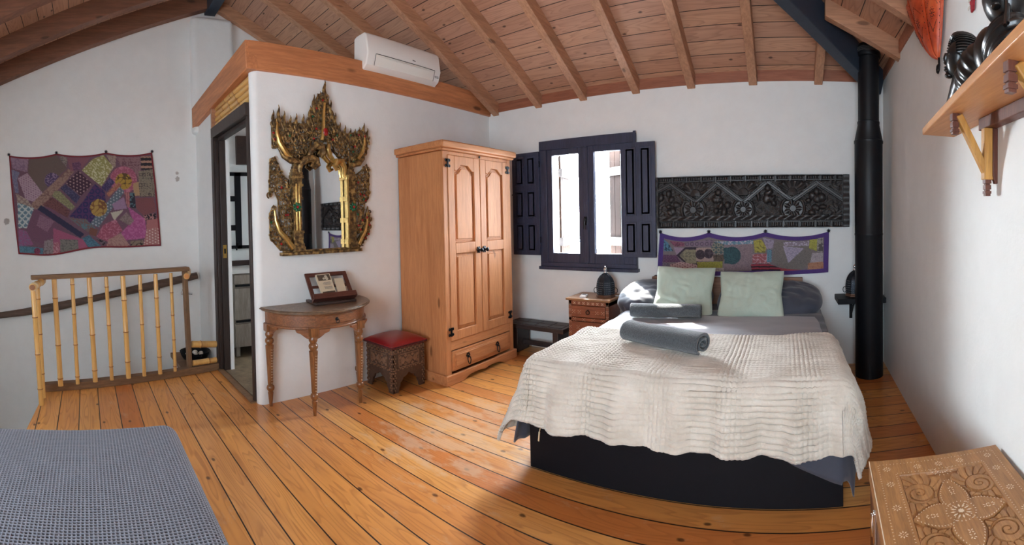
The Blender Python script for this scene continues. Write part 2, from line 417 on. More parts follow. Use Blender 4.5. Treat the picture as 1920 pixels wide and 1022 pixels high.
# ---- ceiling boards: three slopes of a hipped roof, each with local X along its boards
def slope(name, label, poly, o, ex, ey):
    """poly in world XY; o a point on the plane, ex board direction, ey up the slope"""
    ex = Vector(ex).normalized(); ey = Vector(ey).normalized(); ez = ex.cross(ey)
    M = Matrix(((ex.x,ey.x,ez.x,o[0]),(ex.y,ey.y,ez.y,o[1]),(ex.z,ey.z,ez.z,o[2]),(0,0,0,1)))
    Mi = M.inverted(); vs = []
    for x, y in poly:
        z = o[2] - (ez.x*(x-o[0]) + ez.y*(y-o[1]))/ez.z
        vs.append(Mi @ Vector((x, y, z)))
    mb = MB(); n = len(vs); up = 0.04 if ez.z > 0 else -0.04
    mb.add([tuple(v) for v in vs] + [(v.x, v.y, v.z+up) for v in vs],
           [tuple(range(n)), tuple(range(n, 2*n))] + [(i,(i+1)%n,n+(i+1)%n,n+i) for i in range(n)])
    ob = mb.build(name, m_ceil, smooth=0); ob.matrix_world = M
    return struct(ob, label, 'ceiling')
xr = 0.78
slope('ceiling', 'reddish board ceiling slope rising from the window wall', [(-4.85,4.1),(1.08,4.1),(HX,HY),(-4.85,HY)], (0,3.8,E1), (1,0,0), (0,-1,E2))
slope('ceiling', 'reddish board ceiling slope on the stairwell side of the ridge', [(-4.85,HY),(HX,HY),(0.95,-2.2),(-4.85,-2.2)], (0,1.4,3.83), (1,0,0), (0,1,0.35))
slope('ceiling', 'reddish board ceiling slope rising from the shelf wall', [(1.08,4.1),(1.08,-2.25),(0.93,-2.17),(HX,HY)], (xr,0,E1), (0,1,0), (-1,0,E2))
# ---- rafters
RD = 0.12
def rafter_back(x, y1, first):
    mb = MB(); y0 = 3.87
    mb.prism([(y0, zb(y0)-RD*1.05),(y0, zb(y0)+.01),(y1, zb(y1)+.01),(y1, zb(y1)-RD*1.05)], x-.036, x+.036, 'x')
    return mb.build('rafter', m_rafter_y, bevel=.004)
backx = [(-4.58,'on the gable wall behind the pillar'),(-3.96,'over the bathroom, next to the gable wall'),(-3.43,'over the bathroom, just above the air conditioner'),(-2.90,'along the mirror partition, ending in the corner'),(-2.36,'next to the corner rafter, above the wardrobe'),(-1.86,'above the left window sash'),(-1.33,'above the right end of the window'),(-.82,'above the left part of the carved panel'),(-.28,'above the middle of the carved panel'),(.28,'shortest one, dying into the blue hip beam')]
for x, w in backx:
    y1 = 1.43 if x < HX else 3.02 + x + .12
    struct(rafter_back(x, y1, 0), 'pine rafter on the window side, ' + w, 'rafter', 'rafters of the window side slope')
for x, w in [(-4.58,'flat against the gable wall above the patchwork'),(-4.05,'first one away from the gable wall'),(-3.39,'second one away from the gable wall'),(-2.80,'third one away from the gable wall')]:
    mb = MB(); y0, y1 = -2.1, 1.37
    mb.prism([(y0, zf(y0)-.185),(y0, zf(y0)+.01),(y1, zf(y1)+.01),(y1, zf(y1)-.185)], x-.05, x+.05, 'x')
    struct(mb.build('rafter', m_rafter_shade, bevel=.004), 'pine rafter over the stairs, ' + w, 'rafter', 'rafters of the stair side slope')
for y, w in [(3.18,'nearest the flue pipe'),(2.62,'above the red leather lantern'),(2.06,'next one along from the lantern')]:
    mb = MB(); x0 = XR(y)+.02; x1 = y - 3.02 + .12
    zz = lambda x: E1 + E2*(xr - x)
    mb.prism([(x0, zz(x0)-RD*1.05),(x0, zz(x0)+.01),(x1, zz(x1)+.01),(x1, zz(x1)-RD*1.05)], y-.036, y+.036, 'y')
    struct(mb.build('rafter', m_rafter_x, bevel=.004), 'pine rafter on the shelf wall side, ' + w, 'rafter', 'rafters of the shelf wall slope')
# ridge and hip, painted dark blue
struct(MB().box(-4.84, HX, 1.33, 1.45, 3.60, 3.80).build('beam_ridge', m_blue, smooth=0, bevel=.005), 'dark blue painted ridge beam resting on the white pillar', 'beam')
a = Vector((0.80, 3.82, 2.45)); b_ = Vector((HX, HY, 3.66))
struct(MB().bar(a, b_, .105, .25).build('beam_hip', m_blue, smooth=0, bevel=.006), 'dark blue painted hip beam running up from the flue corner', 'beam')
# wall plates and infill boards
m_plate = wood('reddish wall plate', lin((160,100,74)), lin((112,66,46)), 'X', 0.7, 0.55, 0.4)
struct(MB().box(-3.0, 0.9, YB-.012, YB+.18, 2.455, 2.492).build('trim_back', m_plate, smooth=0), 'thin reddish timber wall plate on the window wall', 'wall plate')
struct(MB().box(-3.0, 0.86, YB-.002, YB+.03, 2.49, 2.60).build('trim_infill', m_plate, smooth=0), 'reddish infill board between the rafter ends on the window wall', 'board')
mb = MB().prism([(XR(3.85)-.012,3.85),(XR(-2)-.012,-2.0),(XR(-2)+.1,-2.0),(XR(3.85)+.1,3.85)], 2.47, 2.60)
struct(mb.build('trim_right', m_plate, smooth=0), 'reddish timber strip along the top of the shelf wall', 'wall plate')

# ------------------------------------------------------------------ window
win = thing('window_1', 'dark timber casement window with open shutters', 'window', (-1.84, YB, 0.82), 0, None, 'structure')
def W(x0,x1,z0,z1): return (x0+1.84, x1+1.84, z0-.82, z1-.82)
mb = MB()
for x0,x1,z0,z1 in ((-2.345,-2.262,.875,1.985),(-1.418,-1.335,.875,1.985),(-2.345,-1.335,1.985,2.075),(-2.345,-1.335,.836,.875)):
    q = W(x0,x1,z0,z1); mb.box(q[0],q[1],-.045,.10,q[2],q[3])
q = W(-2.36,-1.32,.805,.835); mb.box(q[0],q[1],-.06,.0,q[2],q[3])
q = W(-1.352,-1.325,1.96,2.085); mb.box(q[0],q[1],-.052,-.0451,q[2],q[3])
q = W(-1.866,-1.814,.88,1.98); mb.box(q[0],q[1],-.040,-.0301,q[2],q[3])
mb.build('window_frame', m_window, win, bevel=.004)
for k,(x0,x1) in enumerate(((-2.264,-1.843),(-1.837,-1.416))):
    mb = MB(); g0, g1 = (-2.207,-1.918) if k == 0 else (-1.757,-1.462)
    for a in ((x0,g0,.873,1.987),(g1,x1,.873,1.987),(g0,g1,.873,.968),(g0,g1,1.925,1.987)):
        q = W(*a); mb.box(q[0],q[1],-.03,.025,q[2],q[3])
    q = W(g0-.012,g1+.012,.955,1.938)
    s = mb.build('sash', m_window, win, bevel=.004)
    mb = MB(); mb.box(q[0],q[1],-.006,-.002,q[2],q[3]); mb.build('pane', m_glass, s, smooth=0)
mb = MB(); mb.box(-.012,.012,-.055,-.040,.42,.50); mb.tube([(0,-.06,.485),(0,-.075,.482),(0,-.078,.46),(0,-.076,.38)], .007, 8)
mb.build('handle', m_iron, win)
def shutter(x0, x1, y, rows, cols, rz, hx):
    """inner shutter with raised panels; local to window"""
    h0, h1 = .945-.82, 1.975-.82; w = x1-x0; mb = MB()
    mb.box(x0,x1,y,y+.022,h0,h1)
    for c in range(cols):
        for (r0,r1) in rows:
            a0 = x0+.035+c*(w-.04)/cols; a1 = a0+(w-.04)/cols-.03
            z0 = h0+r0*(h1-h0); z1 = h0+r1*(h1-h0)
            for k in range(3):
                d = .016*k
                mb.box(a0+d,a1-d,y-.004*(k+1)+ (0.004 if k==1 else 0),y,z0+d,z1-d)
    o = mb.build('shutter', m_window, win, bevel=.003, seg=1)
    return o
shutter(-2.655+1.84,-2.335+1.84,-.075,((.03,.31),(.36,.63),(.68,.96)),2,0,0)
shutter(-1.465+1.84,-1.140+1.84,-.078,((.03,.31),(.36,.96)),2,0,0)
mb = MB()
for z in (.25,1.0): mb.tube([(-.495,-.06,z),(-.495,-.06,z+.06)], .008, 6)
for z in (.25,1.0): mb.tube([(.375,-.06,z),(.375,-.06,z+.06)], .008, 6)
mb.tube([(-.83,-.06,.74),(-.80,-.06,.74)],.006,6)
mb.build('hinge', m_iron, win)
# outside shutters, planked with pale rails
m_outsh = wood('sun bleached brown planks', lin((52,36,29)), lin((26,18,16)), 'Z', 2.0, 0.8, 0.0, spec=.1)
m_rail = simple('bleached pale rail', lin((120,110,102)), 0.7, 0, 30)
for hx, ex, ey, nm in ((-2.27, -2.31, 4.36, 0), (-1.40, -1.80, 4.33, 1)):
    s = Vector((hx+1.84, .235, 0)); e = Vector((ex+1.84, ey-YB, 0)); d = (e-s).normalized(); L = (e-s).length
    mb = MB(); n = 5
    for k in range(n):
        p = s + d*(L*(k+.5)/n); w = L/n*.94
        M = Matrix(((d.x,-d.y,0,p.x),(d.y,d.x,0,p.y),(0,0,1,0),(0,0,0,1)))
        mb.box(-w/2,w/2,-.012,.012,.06,1.2,M)
    o = mb.build('outside_shutter', m_outsh, win, smooth=0)
    mb = MB(); c = s + d*(L*.5)
    M = Matrix(((d.x,-d.y,0,c.x),(d.y,d.x,0,c.y),(0,0,1,0),(0,0,0,1)))
    for z in (.20,.92):
        mb.box(-L/2,L/2,-.03,.03,z,z+.085,M)
    mb.build('rail', m_rail, o, smooth=0)
# a spray of yellow blossom outside
mb = MB(); random.seed(3)
for k in range(46):
    u = random.random(); c = Vector((-2.36+.42*u+random.uniform(-.05,.05), 4.75+random.uniform(-.1,.1), .98-.26*u+random.uniform(-.06,.06)))
    for j in range(5):
        a = j*1.2566+k; p = c + Vector((math.cos(a)*.018, 0, math.sin(a)*.018))
        mb.ball(p, .014, .007, .014, 6, 4)
    if k % 3 == 0: mb.tube([c, c+Vector((.02,.02,-.2)), c+Vector((.05,.05,-.5))], .004, 4)
tag(mb.build('garden_blossom', simple('yellow petals', lin((236,196,70)), .6)), 'spray of yellow blossom outside the left window pane', 'flowers', None, 'stuff')

# glazed opening assumed behind the camera and an unseen bathroom window added for light
def plainwin(name, label, x0, x1, z0, z1, y, n):
    t = thing(name, label, 'window', ((x0+x1)/2, y, z0), 0, None, 'structure'); w = (x1-x0)/2; h = z1-z0
    mb = MB(); f = .07
    mb.box(-w,-w+f,-.04,.04,0,h); mb.box(w-f,w,-.04,.04,0,h); mb.box(-w,w,-.04,.04,0,f); mb.box(-w,w,-.04,.04,h-f,h)
    for k in range(1,n): x = -w+2*w*k/n; mb.box(x-f/2,x+f/2,-.04,.04,f,h-f)
    fr = mb.build('window_frame', m_window, t, smooth=0)
    MB().box(-w+f,w-f,-.003,.003,f,h-f).build('pane', m_glass, fr, smooth=0)
plainwin('window_assumed', 'assumed dark framed glazed doors, unseen behind the viewer', fx0, fx1, fz0, fz1, -2.1, 2)  # unseen opening, assumed from the direction of the fill light
plainwin('window_added', 'unseen small bathroom window added for light', bx0, bx1, bz0, bz1, YB+.1, 1)

# ------------------------------------------------------------------ camera (cylindrical panorama)
cam = bpy.data.cameras.new('camera'); co = bpy.data.objects.new('camera', cam); COL.objects.link(co)
cam.type = 'PANO'; cam.panorama_type = 'CENTRAL_CYLINDRICAL'
F_, CX, HYP = 837.13, 1475.05, 426.1
cam.central_cylindrical_range_u_min = (0-CX)/F_; cam.central_cylindrical_range_u_max = (1920-CX)/F_
cam.central_cylindrical_range_v_min = -(1022-HYP)/F_; cam.central_cylindrical_range_v_max = HYP/F_
cam.central_cylindrical_radius = 1.0
cam.clip_start = 0.05; cam.clip_end = 200
TX, TY = -.025, .008
Rx = Matrix(((1,0,0),(0,math.cos(TX),-math.sin(TX)),(0,math.sin(TX),math.cos(TX))))
Ry = Matrix(((math.cos(TY),0,math.sin(TY)),(0,1,0),(-math.sin(TY),0,math.cos(TY))))
base = Matrix(((1,0,0),(0,0,-1),(0,1,0)))
co.matrix_world = Matrix.Translation((0,0,1.30)) @ (Ry @ Rx @ base).to_4x4()
SC.camera = co

# ------------------------------------------------------------------ light
w = bpy.data.worlds.new('sky'); SC.world = w; w.use_nodes = True
wt = w.node_tree; bg = wt.nodes['Background']
SKY_SUN, SKY_OPP = 175.0, 13.0        # a bright hazy sky on the sun's side, the calmer sky opposite
tcw = nd(wt, 'ShaderNodeTexCoord')
sy = nd(wt, 'ShaderNodeVectorMath', {0: tcw.outputs['Generated'], 1: (-0.50, 0.84, 0.20)}, operation='DOT_PRODUCT')
fs = nd(wt, 'ShaderNodeMapRange', {0: sy.outputs['Value'], 1: -0.25, 2: 0.95, 3: 0.0, 4: 1.0})
fs = nd(wt, 'ShaderNodeMath', {0: fs.outputs[0], 1: 4.0}, operation='POWER')
f1 = fs; fs = nd(wt, 'ShaderNodeMapRange', {0: f1.outputs[0], 3: SKY_OPP, 4: SKY_SUN})
cs_ = mixc(wt, f1.outputs[0], (0.75, 0.88, 1.0, 1), (0.86, 0.94, 1.0, 1)); wt.links.new(cs_, bg.inputs[0]); wt.links.new(fs.outputs[0], bg.inputs[1])
def portal(name, loc, rot, sx, sy):
    l = bpy.data.lights.new(name, 'AREA'); l.shape = 'RECTANGLE'; l.size = sx; l.size_y = sy; l.cycles.is_portal = True
    o = bpy.data.objects.new(name, l); COL.objects.link(o); o.location = loc; o.rotation_euler = rot
portal('daylight_window', (-1.84, YB+.23, 1.45), (-PI/2,0,0), 1.0, 1.2)
portal('daylight_assumed_doors', ((fx0+fx1)/2, -2.22, (fz0+fz1)/2), (PI/2,0,0), fx1-fx0, fz1-fz0)  # sky portal for the assumed opening behind the camera
portal('daylight_added_window', ((bx0+bx1)/2, YB+.22, (bz0+bz1)/2), (-PI/2,0,0), bx1-bx0, bz1-bz0)  # sky portal for the added bathroom window
s = bpy.data.lights.new('sun', 'SUN'); s.energy = 30.0; s.angle = math.radians(1.0); s.color = (1, .95, .86)
so = bpy.data.objects.new('sun', s); COL.objects.link(so)
sd = Vector((.70, -.68, -.82)).normalized()
so.rotation_euler = sd.to_track_quat('-Z', 'Y').to_euler()
SC.view_settings.view_transform = 'Standard'; SC.view_settings.look = 'None'
SC.view_settings.exposure = 0.52; SC.view_settings.gamma = 1.0; SC.view_settings.use_curve_mapping = False
SC.cycles.use_denoising = True
SC.cycles.max_bounces = 14; SC.cycles.diffuse_bounces = 8; SC.cycles.transparent_max_bounces = 12
SC.cycles.sample_clamp_indirect = 8.0; SC.cycles.caustics_reflective = False
# ================================================================== WARDROBE (faces +X; local x = world Y, local -y = world X)
def arch(w, n=24):
    """top edge of the shaped panels: flat shoulders, curved rise in the middle; returns (x, dz) list, x from -w/2 to w/2"""
    out = []
    for i in range(n+1):
        x = -w/2 + w*i/n; t = abs(x)/(w/2)
        q = min(1, max(0, (.88-t)/.62)); dz = q*q*(3-2*q)
        out.append((x, dz))
    return out
war = thing('wardrobe', 'tall two door pine wardrobe standing in the corner beside the window', 'wardrobe', (-2.72, 2.985, 0), PI/2); war.scale = (1, 1, 1.018)
mb = MB(); x0, x1 = -.455, .455; yb, yf = .265, -.255
mb.box(x0, x0+.022, yf, yb, .07, 1.83); mb.box(x1-.022, x1, yf, yb, .07, 1.83); mb.box(x0, x1, yb-.01, yb, .07, 1.83)
mb.box(x0+.02, x1-.02, yf, yb, 1.80, 1.83); mb.box(x0+.02, x1-.02, yf+.02, yb, .085, .10)
mb.box(x0, x0+.055, yf-.022, yf, .07, 1.83); mb.box(x1-.055, x1, yf-.022, yf, .07, 1.83)
mb.box(x0+.05, x1-.05, yf-.02, yf, 1.80, 1.83)
mb.build('body', m_pine, war, bevel=.004)
mb = MB().box(x0+.05, x1-.05, yf-.02, yf, .26, .335)
mb.build('rail', m_pine_x, war, bevel=.003)
mb = MB().box(-.50, .50, yf-.068, yb+.0, 1.852, 1.905); mb.box(-.485,.485, yf-.05, yb, 1.832, 1.855)
mb.build('cornice', m_pine_x, war, bevel=.012, seg=3)
for s in (-1, 1):
    d0, d1 = (-.400, -.004) if s < 0 else (.004, .400)
    c = (d0+d1)/2; z0, z1 = .335, 1.80; st = .075
    mb = MB(); y0, y1 = yf-.026, yf-.004
    mb.box(d0, d0+st, y0, y1, z0, z1); mb.box(d1-st, d1, y0, y1, z0, z1)
    mb.box(d0+st, d1-st, y0, y1, z0, z0+.075); mb.box(d0+st, d1-st, y0, y1, 1.02, 1.105)
    pw = d1-d0-2*st; ar = arch(pw)
    poly = [(c+x, 1.685+.045*dz) for x, dz in ar] + [(c+pw/2, z1), (c-pw/2, z1)]
    mb.prism(poly, y0, y1, 'y')
    dr = mb.build('door', m_pine, war, bevel=.004)
    mb = MB(); mb.box(d0+st-.004, d1-st+.004, yf-.006, yf, z0+.05, 1.75)
    def raised(za, zb_, arched):
        for k, (ins, dp) in enumerate(((.004,.010),(.016,.014),(.030,.022))):
            w = pw-2*ins
            if arched:
                poly = [(c-w/2, za+ins), (c+w/2, za+ins)] + [(c+x, zb_-ins+.045*dz) for x, dz in reversed(arch(w))]
            else:
                poly = [(c-w/2, za+ins),(c+w/2, za+ins),(c+w/2, zb_-ins),(c-w/2, zb_-ins)]
            mb.prism(poly, yf-dp, yf-.002, 'y')
    raised(.41, 1.02, False); raised(1.105, 1.685, True)
    mb.build('door_panel', m_pine, dr, bevel=.003)
    # iron hinges, knob
    for z in (.41, 1.735):
        hx = d0-.004 if s < 0 else d1+.004
        mb = MB(); mb.box(hx-.006, hx+.006, yf-.036, yf-.026, z-.034, z+.034)
        for q in (-1, 1):
            for zz_ in (-.022, .022):
                mb.tube([(hx+q*.02, yf-.028, z+zz_), (hx+q*.02, yf-.032, z+zz_)], [.013,.010], 8)
                mb.box(hx-.004+min(0,q*.018), hx+.004+max(0,q*.018), yf-.032, yf-.026, z+zz_-.006, z+zz_+.006)
        mb.build('hinge', m_iron, dr)
    kx = d1-.035 if s < 0 else d0+.035
    mb = MB(); mb.lathe([(.0,0),(.024,.001),(.020,.006),(.008,.010),(.007,.024),(.016,.032),(.018,.040),(.010,.048),(0,.050)], 14)
    for k in range(6):
        a = k*PI/3; mb.ball((.022*math.cos(a), .022*math.sin(a), .003), .009, .009, .004, 8, 5)
    mb.build('knob', m_iron, dr, loc=(kx, yf-.026, 1.035), rot=(PI/2,0,0))
# drawer
mb = MB(); mb.box(-.395,.395, yf-.024, yf-.002, .095, .252)
dw = mb.build('drawer', m_pine_x, war, bevel=.003)
mb = MB(); mb.box(-.365,.365, yf-.030, yf-.022, .118, .230); mb.box(-.355,.355, yf-.034, yf-.028, .128, .220)
mb.build('drawer_panel', m_pine_x, dw, bevel=.003)
for x in (-.215, .185):
    mb = MB(); mb.lathe([(0,0),(.012,.001),(.010,.008),(.006,.018),(0,.019)], 10)
    mb.tube([(-.016,-.004,.012),(-.018,-.03,.016),(-.010,-.052,.018),(0,-.060,.018),(.010,-.052,.018),(.018,-.03,.016),(.016,-.004,.012)], .004, 6)
    for k in range(5):
        a = k*PI/4; mb.ball((.018*math.cos(a), .008+.018*math.sin(a), .002), .008, .008, .004, 8, 5)
    mb.build('handle', m_iron, dw, loc=(x, yf-.034, .178), rot=(PI/2,0,0))
# plinth with shaped lower edge
pts = [(-.478, 0), (-.28, 0)]
for i in range(1, 8): t = i/8; pts.append((-.28+.10*t, .030*math.sin(t*PI/2)**1.2))
pts.append((-.14,.032))
for i in range(0, 9): t = i/8; pts.append((-.05+.10*t, .032-.010*math.sin(t*PI)))
pts.append((.14,.032))
for i in range(1, 9): t = i/8; pts.append((.18+.10*t, .030*math.cos(t*PI/2)**1.2))
pts += [(.28,0),(.478,0),(.478,.078),(-.478,.078)]
mb = MB().prism(pts, yf-.045, yf-.02, 'y')
mb.box(-.478,-.455, yf-.03, yb, 0, .078); mb.box(.455,.478, yf-.03, yb, 0, .078)
mb.build('plinth', m_pine_x, war, bevel=.006, seg=3)
MB().lathe([(0,0),(.010,.001),(.009,.008),(0,.010)],10).build('latch', m_iron, war, loc=(0, yf-.022, 1.815), rot=(PI/2,0,0))

# ================================================================== CONSOLE TABLE
tb = thing('console_table', 'half round carved wooden console table under the gilded mirror', 'table', (-2.995, 1.655, 0), PI/2)
def half(r, ry, n=32, y0=0.0):
    return [(r*math.cos(PI+PI*i/n), y0+ry*math.sin(PI+PI*i/n)) for i in range(n+1)]
m_tabletop = simple('worn grey brown inlaid table top', lin((116,92,72)), 0.35, 0, 26, 0.1, 0.4)
mb = MB()
for (r, ry, a, b) in ((.43,.405,.690,.700),(.445,.420,.700,.709),(.437,.412,.709,.715)): mb.prism(half(r, ry), a, b)
mb.build('tabletop', m_tabletop, tb, bevel=.003)
# brass inlay pattern on the top
mb = MB(); random.seed(11)
for ring, n in ((.14,10),(.20,16),(.27,20),(.33,26),(.39,34)):
    for i in range(n):
        a = PI + PI*(i+.5)/n
        for j in range(-1,2):
            p = (ring*math.cos(a)+.006*j*math.sin(a), ring*.93*math.sin(a)+.006*j*math.cos(a)); s_ = .0022 if j else .0032
            mb.add([(p[0]-s_,p[1],.7154),(p[0],p[1]-s_,.7154),(p[0]+s_,p[1],.7154),(p[0],p[1]+s_,.7154)],[(0,1,2,3)])
mb.build('inlay', simple('pale inlay', lin((170,150,120)), .4), tb, smooth=0)
mb = MB(); mb.prism(half(.40,.375), .600, .692)
mb.build('apron', m_antique_x, tb, bevel=.002)
mb = MB(); mb.prism(half(.412,.387), .585, .603); mb.prism(half(.407,.382), .678, .690)
mb.build('molding', m_antique_x, tb, bevel=.006, seg=3)
# drawer following the curve
def arcband(r, ry, t0, t1, z0, z1, n=10, th=.012):
    vs = []; fs = []
    for i in range(n+1):
        a = PI + PI*(t0+(t1-t0)*i/n)
        for rr in (r, r-th):
            for z in (z0, z1): vs.append((rr*math.cos(a), (ry-(r-rr))*math.sin(a), z))
    for i in range(n):
        b = i*4; c = b+4
        fs += [(b,c,c+1,b+1),(b+2,b+3,c+3,c+2),(b+1,c+1,c+3,b+3),(b,b+2,c+2,c)]
    fs += [(0,1,3,2),(n*4,n*4+2,n*4+3,n*4+1)]
    return vs, fs
mb = MB(); mb.add(*arcband(.407,.382,.36,.60,.618,.674,14))
dw = mb.build('drawer', m_antique_x, tb, bevel=.002)
mb = MB(); a = PI+PI*.48; px, py = .410*math.cos(a), .385*math.sin(a)
mb.lathe([(0,0),(.013,.001),(.011,.005),(.004,.008),(.004,.014),(0,.015)], 12)
mb.tube([(.012*math.sin(t*PI/8), -.012+.012*math.cos(t*PI/8), .012+.003*math.sin(t*PI/16)) for t in range(17)], .0028, 6)
mb.build('ring_pull', m_iron, dw, loc=(px,py,.647), rot=(PI/2,0,a+PI/2))
legp = [(.011,0),(.013,.02),(.019,.085),(.021,.10),(.016,.105),(.019,.112),(.027,.122),(.029,.135),(.026,.148),(.017,.155),(.020,.165),(.024,.30),(.030,.425),(.031,.44),(.022,.447),(.024,.452),(.031,.462),(.033,.475),(.029,.488),(.021,.494),(.023,.50),(.030,.512),(.031,.525),(.026,.535),(.027,.545)]
legpos = [(-.385,-.035),(-.19,-.335),(.19,-.335),(.385,-.035)]
for i, (lx, ly) in enumerate(legpos):
    mb = MB().lathe(legp, 20); mb.box(-.031,.031,-.031,.031,.545,.60)
    lg = mb.build('leg', m_antique, tb, loc=(lx,ly,0), smooth=40)
    mb = MB()
    for k in range(13):
        z = .17+.02*k; r = .0195+.0105*(z-.165)/.26
        for da in (-.35,0,.35):
            a = -PI/2+da+ .35; mb.ball((r*math.cos(a), r*math.sin(a), z+.008*abs(da)), .0032, .0032, .0032, 6, 4)
    mb.build('studs', simple('pale stud', lin((196,176,150)), .4) if i == 0 else bpy.data.materials['pale stud'], lg)
    # scalloped bracket each side under the apron
    ang = math.atan2(ly/.375, lx/.40)
    for sgn in (-1, 1):
        if (i == 0 and sgn == -1) or (i == 3 and sgn == 1): continue
        mb = MB(); pl = [(0,.588),(.12,.588),(.112,.572),(.100,.566),(.085,.562),(.065,.545),(.045,.530),(.03,.525),(0,.525)]
        mb.prism([(sgn*x, z) for x, z in pl], -.010, .010, 'y')
        t = Vector((-.40*math.sin(ang), .375*math.cos(ang))).normalized()
        mb.build('bracket', m_antique_x, tb, loc=(lx,ly,0), rot=(0,0,math.atan2(t.y,t.x)), bevel=.002)

# ================================================================== BOOK STAND with books
bs = thing('book_stand', 'folding dark wooden book stand on the half round console table', 'book stand', (-2.905, 1.755, .7155), PI/2-.10)
mb = MB(); mb.box(-.165,-.135,-.10,.12,0,.018); mb.box(.135,.165,-.10,.12,0,.018); mb.box(-.165,.165,-.12,-.095,0,.018); mb.box(-.165,.165,.10,.125,0,.018)
mb.build('base', m_darkwood, bs, bevel=.002)
T = Matrix.Translation((0,-.075,.018)) @ Matrix.Rotation(math.radians(-38),4,'X')
mb = MB()
for a in ((-.175,-.145,-.008,.008,0,.245),(.145,.175,-.008,.008,0,.245),(-.145,.145,-.008,.008,.215,.245),(-.145,.145,-.008,.008,0,.03),(-.145,.145,-.006,.006,.115,.135)): mb.box(*a, T)
m_redwood = wood('reddish brown stand wood', lin((96,54,44)), lin((48,24,20)), 'X', 1.6, .4, 0)
mb.build('back_frame', m_redwood, bs, bevel=.002)
mb = MB().box(-.178,.178,-.045,-.008,.0,.012,T); mb.box(-.178,.178,-.052,-.040,.0,.042,T)
mb.build('ledge', m_redwood, bs, bevel=.002)
mb = MB().bar((0,.112,.012),(0,.03,.175),.05,.012); mb.build('prop', m_darkwood, bs)
def book(name, label, x, w, h, th, off, dark, rz=0):
    t = thing(name, label, 'book', (0,0,0), 0, 'books on the stand')
    t.matrix_world = Matrix.Translation((-2.905,1.755,.7155)) @ Matrix.Rotation(PI/2-.10,4,'Z') @ T @ Matrix.Translation((x,-.010-off,.0125)) @ Matrix.Rotation(rz,4,'Y')
    m_pg = bpy.data.materials.get('book paper') or simple('book paper', lin((226,214,190)), .8)
    MB().box(-w/2+.002,w/2-.003,-th+.0015,-.0015,.002,h-.002).build('pages', m_pg, t, smooth=0)
    mb = MB(); mb.box(-w/2,w/2,-th,-th+.0012,0,h); mb.box(-w/2,w/2,-.0012,0,0,h); mb.box(-w/2,-w/2+.0012,-th,0,0,h)
    cov = mb.build('cover', simple(name+' cover', lin((206,190,162)), .55), t, smooth=0)
    if dark:
        md = simple('photo print brown', lin((78,66,54)), .5, 0, 60, .0, .5)
        mb = MB(); y = -th-.0004
        mb.box(-w/2+.008,w/2-.006,y,-th,h*.72,h-.006); mb.build('cover_picture', md, cov, smooth=0)
        MB().box(-w/2+.008,w/2-.006,y,-th,.006,h*.26).build('cover_picture', md, cov, smooth=0)
        mb = MB(); y2 = y-.0004
        mb.ball((.018,y2,h*.87),.013,.0008,.016,12,6); mb.ball((-.004,y2,h*.80),.010,.0008,.010,10,6); mb.ball((.02,y2,h*.79),.014,.0008,.014,10,6)
        mb.build('portrait', simple('portrait print', lin((186,176,156)), .5), cov)
        mb = MB()
        for (z, ww) in ((.62,.055),(.575,.075),(.53,.05),(.44,.07),(.40,.06),(.36,.065)):
            n = 7; 
            for k in range(n):
                xa = -ww/2+ww*k/n; mb.box(xa+.012,xa+.012+ww/n*.72,y,-th,h*z,h*z+.0045)
        mb.build('lettering', m_grey, cov, smooth=0)
    return t
book('book', 'pale paperback with portrait cover, in front on the book stand', -.035, .118, .205, .018, .001, True, math.radians(-1.5))
book('book', 'thin pale booklet peeking out behind the portrait paperback on the stand', .055, .11, .185, .006, -.0165+.0165+.0195-.0195, False, math.radians(2)) if False else book('booklet', 'thin pale booklet peeking out to the right behind the portrait paperback', .078, .075, .165, .006, 0.0, False, math.radians(3))

